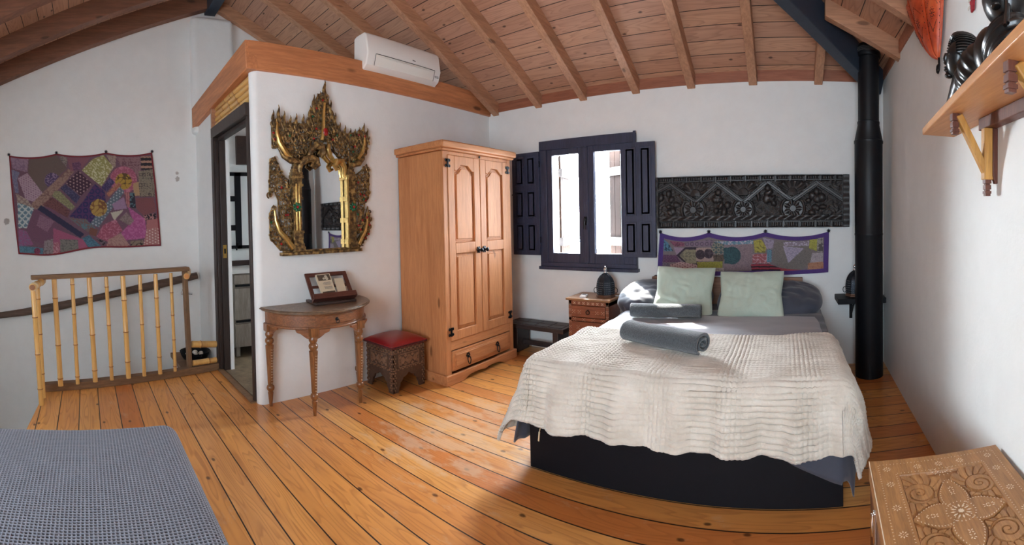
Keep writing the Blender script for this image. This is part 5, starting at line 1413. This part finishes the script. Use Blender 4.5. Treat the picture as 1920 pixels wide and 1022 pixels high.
# cream plush throw across the foot end
m, nt, b = newmat('cream plush')
v = ocoord(nt, False)
n1 = nd(nt, 'ShaderNodeTexNoise', {'Vector': v, 'Scale': 95.0, 'Detail': 4.0, 'Roughness': .7}); n2 = nd(nt, 'ShaderNodeTexNoise', {'Vector': v, 'Scale': 9.0, 'Detail': 3.0})
c = ramp(nt, n2.outputs[0], [(.3, lin((206,198,184))), (.7, lin((228,222,210)))]); nt.links.new(c, b.inputs['Base Color'])
b.inputs['Roughness'].default_value = .95; b.inputs['Sheen Weight'].default_value = .5; b.inputs['Sheen Roughness'].default_value = .5
bump(nt, b, n1.outputs[0], .55, .008); m_throw = m
TX0, TX1, TY0, TY1 = BX0-.41, BX1+.39, BY0-.315, 2.67
def thr(u, v):
    x = TX0+(TX1-TX0)*u; y = TY0+(TY1-TY0)*v - .020*math.sin(u*5.0)*(v) + .02*noise.noise(Vector((u*6, v*2, 0)))*(1-v)
    p = drape(x, y, BX0+.035, BX1-.015, BY0+.03, .580, .065, .22, .020, .4, .006)
    # ribbed plush: rows of small tufts gathered in a wandering check
    row = math.sin(y*2*PI/.026 + 1.6*noise.noise(Vector((x*2.5, y*2.5, 7))))
    colm = math.sin(x*2*PI/.022 + 1.6*noise.noise(Vector((x*2.5, y*2.5, 3))))
    amt = .35+.9*max(0, noise.noise(Vector((x*3.3, y*.9, 2.2)))*1.6+.25)
    amc = .25+.9*max(0, math.sin(x*2*PI/.34)*.8)
    n = .0052*row*amt + .0036*colm*amc + .009*noise.noise(Vector((x*6, y*11, 5))) + .012*noise.noise(Vector((x*2.2, y*4.1, 9)))
    top = p.z > .54
    fold = .020*max(0, noise.noise(Vector((x*5.5, 3.3, .4*y))))
    if top: p.z += n
    else:
        a = max(0, TX0 and (BX0+.035-x)); a2 = max(0, x-(BX1-.015)); bb = max(0, BY0+.03-y); h = math.hypot(max(a,a2), bb) or 1
        n += fold; p.x += n*(-a+a2)/h*1.2; p.y -= n*bb/h*1.2; p.z += n*.2
    return p
th = MB().grid(thr, 420, 250).build('throw_blanket', m_throw, smooth=180, solid=.014, soff=0)
tag(th, 'cream plush ribbed throw blanket draped over the foot of the bed', 'blanket')

tg = MB().box(-.004,.004,-.002,.002,0,.05); tg.tube([(0,0,.05),(.006,-.004,.08),(.004,0,.11)],.0025,6)
o = tg.build('care_tag', m_rope, bed, loc=(.062,-.012,.155), rot=(0,.12,0)); tag(o, 'white cord tag')
# pillows and cushions
def pillow_mb(w, h, t, n=28, ear=.06, sag=.0, seed=1, pw=2.6):
    mb = MB()
    def pt(a, b, s):
        k = max(0.0, (1-abs(a)**pw))*max(0.0, (1-abs(b)**pw))
        z = s*t/2*k**.42
        pin = 1-ear*(1-abs(a)**2*abs(b)**2) * (abs(a)**3*(1-abs(b)) + abs(b)**3*(1-abs(a)))*1.3
        x = a*w/2*pin; y = b*h/2*pin
        if ear < 0: q = 1-.26*(a*a*b*b)**1.2; x *= q; y *= q
        nz = noise.noise(Vector((a*2.3+seed*5, b*2.3, s*1.1)))*t*.09 + noise.noise(Vector((a*6+seed, b*2.2, s)))*t*.06 + abs(noise.noise(Vector((a*3.1+b*2.2+seed*3, a*1.2-b*2.6, s*2))))*t*.10
        return (x, y - sag*(1-b*b)*0, z + nz*k**.5)
    for s in (1, -1):
        mb.grid(lambda u, v: pt(u*2-1, v*2-1, s), n*2, n*2)
    return mb
def place_pillow(name, label, cat, group, mat, w, h, t, loc, tilt, yaw, roll, seed, piping=False):
    o = pillow_mb(w, h, t, seed=seed, ear=(-.001 if name == 'pillow' else .06)).build(name, mat, smooth=180)
    o.matrix_world = Matrix.Translation(loc) @ Matrix.Rotation(yaw,4,'Z') @ Matrix.Rotation(tilt,4,'X') @ Matrix.Rotation(roll,4,'Z')
    tag(o, label, cat, group); return o
m_sage = simple('sage green linen', lin((182,197,182)), .8, 0, 210, .12, .05, .002, sheen=.25)
place_pillow('pillow','dark grey bed pillow behind the left sage cushion, nearest the window','pillow','dark grey bed pillows',m_duvet,.80,.50,.20,(-1.0,3.55,.630),math.radians(20),.03,0,1)
place_pillow('pillow','dark grey bed pillow behind the right sage cushion, nearest the flue','pillow','dark grey bed pillows',m_duvet,.84,.50,.20,(-.14,3.55,.630),math.radians(20),-.03,0,2)
place_pillow('cushion','sage green square cushion on the left, nearer the nightstand','cushion','sage green cushions',m_sage,.47,.42,.13,(-.80,3.38,.718),math.radians(60),.07,-.03,3)
place_pillow('cushion','sage green square cushion on the right, nearer the flue','cushion','sage green cushions',m_sage,.50,.39,.13,(-.275,3.37,.705),math.radians(58),-.05,.02,4)

# rolled towels
m, nt, b = newmat('grey terry towelling')
v = ocoord(nt, False); n1 = nd(nt, 'ShaderNodeTexNoise', {'Vector': v, 'Scale': 150.0, 'Detail': 3.0, 'Roughness': .7})
c = ramp(nt, n1.outputs[0], [(.3, lin((56,62,67))), (.7, lin((90,98,103)))]); nt.links.new(c, b.inputs['Base Color'])
b.inputs['Roughness'].default_value = .95; b.inputs['Sheen Weight'].default_value = .4; bump(nt, b, n1.outputs[0], .8, .006); m_towel = m
m_band = simple('smooth grey towel border', lin((122,128,136)), .7, 0, 120, .05, .05)
def towel(label, a, b_, rx, rz, turns, ph, band):
    a = Vector(a); b_ = Vector(b_); d = b_-a; L = d.length; yaw = math.atan2(d.y, d.x)
    t = thing('rolled_towel', label, 'towel', (a.x,a.y,a.z), yaw, 'rolled grey towels')
    n = int(30*turns); NL = 60; mb = MB()
    def sp(q, x):
        ang = ph + 2*PI*turns*q; k = .16+.84*q
        c = noise.noise(Vector((x*5, math.cos(ang)*1.5, math.sin(ang)*1.5+q*3)))
        rr = 1 + .05*c; y = math.cos(ang)*rx*k*rr; z = math.sin(ang)*rz*k*rr
        if z < 0: z *= .86
        return (x + .010*noise.noise(Vector((q*9, 0, x*.1)))*(1 if 0 < x < L else 1) , y, z)
    for j in range(NL+1):
        x = L*j/NL
        for i in range(n+1): mb.v.append(sp(i/n, x))
    for j in range(NL):
        for i in range(n):
            k = j*(n+1)+i; mb.f.append((k, k+1, k+n+2, k+n+1))
    mb.build('roll', m_towel, t, smooth=180, solid=.012, soff=-1)
    if band:
        mb = MB()
        for j in range(NL+1):
            x = L*j/NL
            for i in range(9):
                p = sp(1, x); ang = ph+2*PI*turns - .15 - .75*i/8
                rr = 1+.05*noise.noise(Vector((x*5, math.cos(ang)*1.5, math.sin(ang)*1.5+3)))
                z = math.sin(ang)*rz*rr*1.035; z = z*.86 if z < 0 else z
                mb.v.append((x, math.cos(ang)*rx*rr*1.035, z))
        for j in range(NL):
            for i in range(8): k = j*9+i; mb.f.append((k,k+1,k+10,k+9))
        mb.build('border_band', m_band, t, smooth=180)
    return t
towel('grey rolled towel lying on the cream throw, nearer the foot of the bed', (-.905,2.415,.652), (-.425,2.225,.647), .080, .066, 2.3, 2.2, False)
towel('grey rolled towel with paler border lying in front of the left cushion', (-1.125,3.075,.628), (-.615,3.13,.625), .074, .062, 2.2, 4.35, True)

# ================================================================== FLUE PIPE
fl = thing('flue_pipe', 'tall black stove flue pipe standing in the corner by the bed', 'flue pipe', (.661,3.555,0), 0)
MB().lathe([(0,.0),(.114,0),(.114,1.14),(.1165,1.145),(.1165,1.155),(.114,1.16),(.114,1.875),(.118,1.88),(.118,1.90),(.112,1.905),(0,1.905)],40).build('lower_pipe', m_flue, fl, smooth=40)
MB().lathe([(.112,1.905),(.112,1.912),(.088,2.03),(.0905,2.035),(.0905,2.052),(.086,2.056),(0,2.056)],40).build('reducer', m_flue, fl, smooth=40)
MB().lathe([(.085,2.05),(.085,2.56),(.098,2.565),(.104,2.60),(.100,2.64),(.09,2.66),(0,2.66)],40).build('upper_pipe', m_flue, fl, smooth=40)
mb = MB()
for z in (2.600,2.612,2.624): mb.tube([(.105*math.cos(k*PI/12),.105*math.sin(k*PI/12),z+.004*math.sin(k*2.1)) for k in range(25)],.007,6)
mb.build('seal', simple('frayed dark seal rope', lin((52,52,54)), .9, 0, 90, .8, .4), fl)

# ================================================================== SHELF on the right wall (built in world axes)
def WR(y): return XR(y)-.001
sh = thing('wall_shelf', 'honey pine wall shelf on carved brackets holding two black carved heads', 'shelf', (WR(1.4),1.4,1.668), 0)
def S(x, y, z): return (x-WR(1.4), y-1.4, z-1.668)
poly = [(.613,1.955),(WR(1.97)-.0,1.965),(WR(.35),.35),(.40,.35)]
mb = MB().prism([(x-WR(1.4), y-1.4) for x, y in poly], 0, .030); mb.build('board', m_shelfwood, sh, bevel=.003)
m_mah = wood('reddish dark bracket wood', lin((104,60,46)), lin((58,32,28)), 'Z', 1.4, .42, 0)
m_strut = wood('yellowish strut wood', lin((196,148,78)), lin((146,98,48)), 'Z', 1.0, .45, .1)
mb = MB().prism([(WR(1.56)-.045-WR(1.4),.16),(WR(1.56)-WR(1.4),.16),(WR(.4)-WR(1.4),-1.0),(WR(.4)-.045-WR(1.4),-1.0)], -.045, 0)
mb.build('back_batten', m_mah, sh, bevel=.003)
def turned(x, y, z0, z1, hw=.014):
    """small square drop with turned notches"""
    mb = MB(); h = z1-z0
    for f0, f1, k in ((0,.12,.85),(.12,.26,1.05),(.26,.34,.72),(.34,.58,1.0),(.58,.66,.72),(.66,1.0,1.05)):
        mb.box(x-hw*k, x+hw*k, y-hw*k, y+hw*k, z0+h*f0, z0+h*f1)
    return mb
for yb_, xf in ((1.50,.580),(.93,.498)):
    x0, y0, _ = S(WR(yb_), yb_, 0)
    br = MB().box(x0-.052,x0-.001,y0-.016,y0+.016,-.235,-.045).build('bracket_post', m_strut, sh, bevel=.003)
    MB().prism([(x0-.02,-.045),(x0,-.045),(x0,-.25),(x0-.012,-.25),(x0-.02,-.22)], y0-.022, y0-.004, 'y').build('side_piece', m_mah, br, bevel=.002)
    turned(x0-.034, y0+.0, -.295, -.225, .012).build('lower_drop', m_mah, br, bevel=.001)
    xf_ = xf-WR(1.4)
    turned(xf_+.018, y0+.015, -.075, 0.0, .013).build('front_drop', m_mah, sh, bevel=.001)
    mb = MB().bar((xf_+.030,y0+.008,-.006),(x0-.030,y0+.0,-.225),.026,.030,(0,1,0)); mb.build('strut', m_strut, sh, bevel=.004)
# black carved heads
m_ebony = simple('polished black ebony', lin((20,20,21)), .30, 0, 0, coat=.25)
def ribbed(c, rx, ry, rz, k, amp, M, nu=56, nv=90):
    """egg with raised ribs running round its own axis"""
    mb = MB(); c = Vector(c)
    def f(u, v):
        t = PI*(.02+.96*v); a = 2*PI*u; g = 1 + amp*math.sin(k*v*2*PI)*math.sin(t)**.5
        return c + M @ Vector((rx*math.sin(t)*math.cos(a)*g, ry*math.sin(t)*math.sin(a)*g, rz*math.cos(t)))
    return mb.grid(f, nu, nv)
def head_one():
    ox, oy, oz = .655, 1.60, 1.698
    t = thing('ebony_sculpture', 'black carved wooden bust with ridged hair at the far end of the shelf', 'sculpture', (ox,oy,oz), 0, 'black carved heads')
    mb = MB()
    def foot(u, v):
        a = 2*PI*u; w = 1-.45*v; return (math.cos(a)*.045*w, .055-.045*v + math.sin(a)*.062*w*(1-.3*v), .15*v)
    mb.grid(foot, 32, 10); mb.build('base', m_ebony, t, smooth=70)
    Mh = Matrix.Rotation(math.radians(18),3,'X'); M4 = Mh.to_4x4(); hc = Vector((-.004,.012,.205))
    hd = MB().ball(hc, .048,.046,.072, 28, 20, M4)
    def at(x,y,z): return hc + Mh @ Vector((x,y,z))
    hd.ball(at(-.045,.014,-.005), .013,.009,.022, 12, 8, M4); hd.ball(at(-.036,.018,-.036), .014,.014,.006, 12, 6, M4); hd.ball(at(-.036,.018,-.046), .013,.012,.006, 12, 6, M4)
    for q in (-.012,.036): hd.ball(at(-.036,q,.014), .011,.011,.005, 10, 6, M4)
    hd.ball(at(-.026,.014,-.064), .018,.018,.012, 10, 6, M4)
    hd.build('head', m_ebony, t, smooth=80)
    mb = MB(); n = 150
    for k in range(n):
        a = -.75 + 3.75*k/(n-1); c = hc + Mh @ Vector((.012, .052*math.cos(a), .004+.080*math.sin(a)))
        r = .021+.0032*(1 if k % 5 < 3 else -1); dv = Mh @ Vector((0, math.cos(a), math.sin(a)))
        for q in range(14):
            b_ = 2*PI*q/14; mb.v.append(tuple(c + Vector((math.cos(b_)*r*1.9, 0, 0)) + dv*(math.sin(b_)*r*.72)))
    for k in range(n-1):
        for q in range(14): q2 = (q+1) % 14; mb.f.append((k*14+q, k*14+q2, (k+1)*14+q2, (k+1)*14+q))
    mb.f.append(tuple(range(14))); mb.f.append(tuple((n-1)*14+q for q in range(14)))
    mb.build('hair', m_ebony, t, smooth=30)
    M = Matrix.Rotation(math.radians(48),3,'X')
    ribbed((.0,-.135,.110), .066,.080,.112, 9, .045, M).build('ribbed_shoulder', m_ebony, t, smooth=60)
    MB().ball((.01,-.235,.150), .055,.068,.086, 24, 16).build('back', m_ebony, t, smooth=80)
    MB().tube([(-.01,.01,.03),(-.005,-.03,.08),(0,-.07,.11)],[.040,.046,.050],16).build('chest', m_ebony, t, smooth=80)
head_one()
def head_two():
    ox, oy, oz = .60, 1.13, 1.698
    t = thing('ebony_sculpture', 'glossy black bust with smooth round crown at the nearer end of the shelf', 'sculpture', (ox,oy,oz), 0, 'black carved heads')
    M = Matrix.Rotation(math.radians(-35),3,'X')
    ribbed((.0,-.02,.075), .070,.090,.085, 8, .05, M).build('ribbed_shoulder', m_ebony, t, smooth=60)
    MB().lathe([(0,0),(.060,0),(.062,.012),(.050,.03),(0,.03)],28,(0,-.02),0,1,1.2).build('base', m_ebony, t, smooth=60)
    M4 = Matrix.Rotation(math.radians(-22),4,'X')
    hd = MB().ball((0,.005,.215), .066,.066,.086, 36, 26, M4); hd.ball((-.062,-.03,.200),.012,.010,.022,10,8,M4); hd.ball((-.054,-.045,.165),.014,.014,.006,10,6,M4)
    hd.build('head', m_ebony, t, smooth=80)
    mb = MB()
    for k in range(6):
        pts = [(.01*k-.045+.02*math.sin(q*.4), -.085+.012*q+.006*k, .12+.020*q+.010*math.sin(q*.5+k)) for q in range(-1,6)]
        mb.tube(pts, .006, 6)
    mb.build('braids', m_ebony, t, smooth=60)
head_two()
# red leather lantern on the wall
ll = thing('leather_lantern', 'red orange leather lamp with inked pattern hanging on the shelf wall', 'lamp', (WR(2.36)-.004,2.36,2.095), -PI/2-.0377)
def lamp_pt(u, v):
    L = .20 - .50*(v/.75)**.72; R = .20 + .085*(min(1, v/.55))**.6
    t = (1-math.cos(PI*u))/2; x = L+(R-L)*t; w = (R-L)
    f = abs(math.sin(u*PI*3))
    return (x, -.008 - .16*w**.6*math.sin(PI*u)**.8*(.80+.2*f), .62*v)
m, nt, b = newmat('red orange tanned leather')
tc = nd(nt, 'ShaderNodeTexCoord'); n1 = nd(nt, 'ShaderNodeTexNoise', {'Vector': tc.outputs['Object'], 'Scale': 14.0, 'Detail': 4.0})
c = ramp(nt, n1.outputs[0], [(.3, lin((158,52,24))), (.55, lin((196,78,38))), (.8, lin((216,108,60)))]); nt.links.new(c, b.inputs['Base Color']); b.inputs['Roughness'].default_value = .42
m_leath = m; m_ink = simple('dark henna ink', lin((64,26,18)), .6)
sk = MB().grid(lambda u, v: lamp_pt(u, v*.70), 60, 48).build('leather_skin', m_leath, ll, smooth=50)
mb = MB()
for u in (.02,.34,.66,.98):
    pts = [Vector(lamp_pt(u, v/30*.70)) for v in range(0,31)]
    pts = [p + Vector((0,-.004,0)) for p in pts]; mb.tube(pts, .0045, 6)
mb.build('seam', m_leath, sk)
mb = MB()
def ink(u, v, r):
    if v > .69: return
    p = Vector(lamp_pt(u, v)); mb.ball(p, r, .0022, r, 6, 4)
for pc in (.18,.50,.82):
    for k in range(12):          # rows of dots following each panel
        v = .16+.05*k
        for du in (-.125,.125): ink(pc+du, v, .0032)
    for (vc, rad) in ((.34,.0),(.62,.0)):
        for k in range(10): a = k*PI/5; ink(pc+.030*math.cos(a), vc+.030*math.sin(a), .0036); ink(pc+.045*math.cos(a), vc+.045*math.sin(a), .0026)
        ink(pc, vc, .008)
    for k in range(9):
        for s in (-1,1):
            ink(pc+s*.011*k, .50-.012*k+.0, .003); ink(pc+s*.009*k, .20+.010*k, .003); ink(pc+s*.011*k, .80-.014*k, .003)
mb.build('ink_pattern', m_ink, sk)
pts = [(.202,-.012,.02),(.268,-.012,-.008),(.272,-.012,-.035),(.268,-.012,-.058),(.252,-.012,-.068),(.236,-.012,-.060),(.230,-.012,-.042),(.238,-.012,-.026),(.252,-.012,-.026),(.258,-.012,-.040),(.250,-.012,-.048)]
MB().tube([pts[0]]+[(x-.062,y,z) for x,y,z in pts[1:]], [.006]*3+[.0045]*8, 8).build('hook', m_iron, ll, smooth=60)
# red woven tassel
rt = thing('woven_ornament', 'red and white woven textile tail hanging above the black heads', 'ornament', (WR(1.72)-.004,1.725,2.145), -PI/2-.0377)
mb = MB().prism([(.0,0),(.022,.004),(.045,.12),(-.02,.16),(-.035,.30),(-.06,.30),(-.03,.10)], -.008, 0, 'y'); mb.build('textile', simple('dark red weave', lin((150,24,40)), .8, 0, 60, .3, .3), rt)
mb = MB()
for k in range(9): mb.box(-.03+.004*(k%3), -.005+.006*(k%2), -.010, -.008, .02+.03*k, .032+.03*k)
mb.build('white_stripe', simple('white weave', lin((220,214,206)), .8), rt, smooth=0)
MB().bar((-.14,-.006,.16),(-.09,-.006,.30),.02,.008,(0,1,0)).build('ribbon', simple('bright red ribbon', lin((196,30,52)), .6), rt)

# ================================================================== CARVED CHEST in the foreground
CW, CD, CZ = .465, .62, .452
ch = thing('chest', 'carved wooden chest with white inlay and leaf scroll lid in the foreground', 'chest', (.482,1.165,0), -.08)
m_chest = wood('warm brown chest wood', lin((172,124,76)), lin((114,74,42)), 'Y', 1.6, .42, .1)
m_chest2 = wood('reddish brown chest side', lin((124,78,50)), lin((70,40,26)), 'Y', 1.6, .42, .1)
mb = MB().box(-CW/2+.004,CW/2-.004,-CD/2+.004,CD/2-.004,0,.385); mb.build('body', m_chest2, ch, bevel=.004)
def spiral_groove(dx, dy, sgn, R):
    r = np.hypot(dx, dy); a = np.arctan2(dy, dx*sgn)
    s = (a/(2*PI) + 2.6*np.sqrt(np.clip(r/R,0,1))) % 1.0
    return r, (s < .16)
def lid_h(x, y):
    """x,y metres from the lid centre; depth of the carving below the lid surface"""
    ax = np.abs(x); ay = np.abs(y); h = np.zeros_like(x)
    px, py = .142, .215
    inp = (ax < px) & (ay < py)
    h = np.where(inp, -.008, h)                                # sunk ground
    # four petals of the star: pointed ovals along the axes
    def petal(l, c, L, w): t = np.clip(l/L, 0, 1); return (np.abs(c) < w*np.sin(PI*t**.8)**.9) & (l > 0) & (l < L)
    star = petal(ax, y, px*.98, .052) | petal(ay, x, py*.78, .045) | (np.hypot(x, y) < .045)
    h = np.where(inp & star, -.001, h)
    # corner leaf scrolls
    sx = ax-.098; sy = ay-.112
    r, g = spiral_groove(sx, sy, 1, .046)
    leaf = (r < .046)
    h = np.where(inp & leaf, np.where(g & (r > .004), -.006, -.0005), h)
    dst = star | (petal(ax, y, px*1.02, .058) | petal(ay, x, py*.80, .051))
    al = np.arctan2(sy, sx); a2 = al + 5.5*(r-.04); N = 9
    lob = np.abs(np.cos(a2*N/2)); far = np.clip(np.cos(al-1.05), 0, 1)
    RL = .056 + .030*lob**.7 + .060*far**1.5 + .012*np.clip(np.cos(al+1.2), 0, 1) + .012*np.clip(np.cos(al-2.9), 0, 1)
    m = inp & ~dst & ~leaf & (r < RL) & (r >= .046)
    h = np.where(m, np.where(lob < .17, -.0065, np.where(lob > .992, -.0045, -.0006-.0022*(1-lob))), h)
    h = np.where(inp & ~star & (r >= .046) & (r < .0485), -.0065, h)
    edge = inp & ((px-ax < .003) | (py-ay < .003)); h = np.where(edge, -.004, h)
    return h
NU, NV = 300, 400
gx, gy = np.meshgrid(np.linspace(-CW/2,CW/2,NU+1), np.linspace(-CD/2,CD/2,NV+1)); hh = lid_h(gx.ravel(), gy.ravel())
mb = MB(); mb.v = list(zip(gx.ravel().tolist(), gy.ravel().tolist(), (CZ+hh).tolist()))
mb.f = [(j*(NU+1)+i, j*(NU+1)+i+1, (j+1)*(NU+1)+i+1, (j+1)*(NU+1)+i) for j in range(NV) for i in range(NU)]
mb.box(-CW/2,CW/2,-CD/2,CD/2,.392,CZ-.010)
# close the small gap between slab and carved face
for (x0,x1,y0,y1) in ((-CW/2,CW/2,-CD/2,-CD/2),(-CW/2,CW/2,CD/2,CD/2)): mb.add([(x0,y0,CZ-.012),(x1,y0,CZ-.012),(x1,y1,CZ),(x0,y1,CZ)],[(0,1,2,3)])
for x in (-CW/2,CW/2): mb.add([(x,-CD/2,CZ-.012),(x,CD/2,CZ-.012),(x,CD/2,CZ),(x,-CD/2,CZ)],[(0,1,2,3)])
lid = mb.build('lid', m_chest, ch, smooth=40)
mb = MB()
def dot(x, y, a, l=.0052, w=.0022, z=CZ+.0006):
    l *= 1.15; w *= 1.35; c, s = math.cos(a), math.sin(a)
    mb.add([(x-c*l/2,y-s*l/2,z),(x+s*w/2,y-c*w/2,z),(x+c*l/2,y+s*l/2,z),(x-s*w/2,y+c*w/2,z)],[(0,1,2,3)])
def rowdots(x0,y0,x1,y1,n,a):
    for k in range(n): t = (k+.5)/n; dot(x0+(x1-x0)*t, y0+(y1-y0)*t, a)
for (px, py, nx, ny) in ((.205,.282,34,46),(.152,.226,26,38)):
    for s in (-1,1): rowdots(-px,s*py,px,s*py,nx,PI/2); rowdots(s*px,-py,s*px,py,ny,0)
def flower(x, y, r=.014):
    for k in range(8):
        a = k*PI/4; q = r*.68 if k % 2 else r*.72; dot(x+q*math.cos(a), y+q*math.sin(a), a, r*.62, r*.22)
    dot(x, y, 0, .003, .003)
for x in (-.178,-.075,.0,.075,.178):
    for s in (-1,1): flower(x, s*.254)
for y in (-.17,-.055,.055,.17):
    for s in (-1,1): flower(s*.178, y)
for s in (-1,1):       # half roundels
    for k in range(9): a = PI*k/8; dot(.036*math.cos(a), s*(.222-.036*math.sin(a)), a*-s, .009, .0026); dot(.022*math.cos(a), s*(.222-.022*math.sin(a)), a*-s, .008, .0026)
for ax_, L, wd in ((0,.138,.047),(1,.165,.040)):   # dotted outlines of the star petals
    for s in (-1,1):
        for k in range(15):
            t = (k+1.0)/16; l = L*t; c = wd*math.sin(PI*t**.8)**.9
            for q in (-1,1):
                if l < .05 and c > .03: pass
                x, y = (s*l, q*c) if ax_ == 0 else (q*c, s*l)
                dot(x, y, math.atan2(y, x)+PI/2*.0+(PI/2 if ax_ == 0 else 0), .0060, .0026)
        for l, rr_ in ((.075,.006),(.092,.008)):
            x, y = (s*l,0) if ax_ == 0 else (0,s*l*1.15); 
            for k in range(4): a = k*PI/2+PI/4; dot(x+rr_*math.cos(a), y+rr_*math.sin(a), a, .008, .003)
            dot(x*1.35, y*1.35, 0, .005, .005)
for k in range(24): a = 2*PI*k/24; dot(.043*math.cos(a), .043*math.sin(a), a, .0058, .0026)
for k in range(12): a = 2*PI*k/12; dot(.024*math.cos(a), .024*math.sin(a), a, .015, .0046)
for k in range(8): a = 2*PI*k/8; dot(.004*math.cos(a), .004*math.sin(a), a, .011, .008, CZ+.0008+.0001*k)
mb.build('inlay', m_inl, lid, smooth=0)
mb = MB(); mb.box(-CW/2-.0008,-CW/2+.002,-CD/2,CD/2,CZ-.0015,CZ+.0012)
mb.build('edge_line', m_inl, lid, smooth=0)
hs = MB().box(-CW/2-.006,-CW/2+.004,.115,.135,.30,.40); hs.tube([(-CW/2-.008,.125,.395),(-CW/2-.010,.125,.36),(-CW/2-.008,.125,.325)],.006,8); hs.build('hasp', m_chrome, ch, bevel=.002)

# ================================================================== WAFFLE COVERED DAYBED in the foreground
ot = thing('daybed', 'daybed in a grey waffle knit cover in the near corner by the stairs', 'daybed', (-1.52,-.40,0), 0)
OW, OD, OZ = 1.10, 1.60, .405          # x, y, top
P = .0128; NX = int(OW/P); NY = 92
def ot_pt(x, y):
    """rounded slab surface over plan x,y from the centre; edges roll over"""
    r = .075; fx = OW/2-r; fy = OD/2-r; q = r*PI/2
    ex = max(abs(x)-fx, 0); ey = max(abs(y)-fy, 0); h = math.hypot(ex, ey)
    cr = .014*(1-min(1,abs(x)/OW*2)**2)*(1-min(1,abs(y)/OD*2)**2)
    if h < 1e-9: return Vector((x, y, OZ+cr))
    if h < q: o = r*math.sin(h/r); d = r*(1-math.cos(h/r))
    else: o = r; d = r+h-q
    return Vector((math.copysign(min(abs(x), fx)+o*ex/h, x), math.copysign(min(abs(y), fy)+o*ey/h, y), OZ+cr-d))
m_waf, nt, b = newmat('grey waffle knit')
at = nd(nt, 'ShaderNodeVertexColor', layer_name='pattern'); nz = nd(nt, 'ShaderNodeTexNoise', {'Vector': ocoord(nt, False), 'Scale': 300.0})
nt.links.new(mixc(nt, 1.0, at.outputs[0], ramp(nt, nz.outputs[0], [(.3, (.8,)*3), (.7, (1.1,)*3)]), 'MULTIPLY'), b.inputs['Base Color']); b.inputs['Roughness'].default_value = .9; b.inputs['Sheen Weight'].default_value = .25
mb = MB(); cols = []; fine = 5; ext = .115
xs = np.arange(-OW/2-ext, OW/2+ext, P/fine); ys = np.arange(-OD/2-ext, OD/2+ext, P/fine)
nx, ny = len(xs), len(ys)
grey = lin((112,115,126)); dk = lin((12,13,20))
for j, y in enumerate(ys):
    for i, x in enumerate(xs):
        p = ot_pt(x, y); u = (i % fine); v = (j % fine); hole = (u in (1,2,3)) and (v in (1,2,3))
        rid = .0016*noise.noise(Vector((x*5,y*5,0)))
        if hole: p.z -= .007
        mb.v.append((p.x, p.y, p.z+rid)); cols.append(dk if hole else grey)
mb.f = [(j*nx+i, j*nx+i+1, (j+1)*nx+i+1, (j+1)*nx+i) for j in range(ny-1) for i in range(nx-1)]
cv = mb.build('waffle_cover', m_waf, ot, smooth=180); vcol(cv, cols)
MB().box(-OW/2+.012,OW/2-.012,-OD/2+.012,OD/2-.012,.14,OZ-.022).build('mattress', simple('charcoal ticking', lin((40,42,50)), .9), ot, bevel=.04, seg=4)
MB().box(-OW/2+.03,OW/2-.03,-OD/2+.03,OD/2-.03,.06,.16).build('frame', m_black, ot, bevel=.004)
for sx in (-1,1):
    for sy in (-1,1): MB().box(sx*(OW/2-.07)-.025,sx*(OW/2-.07)+.025,sy*(OD/2-.07)-.025,sy*(OD/2-.07)+.025,0,.065).build('leg', m_black, ot, smooth=0)
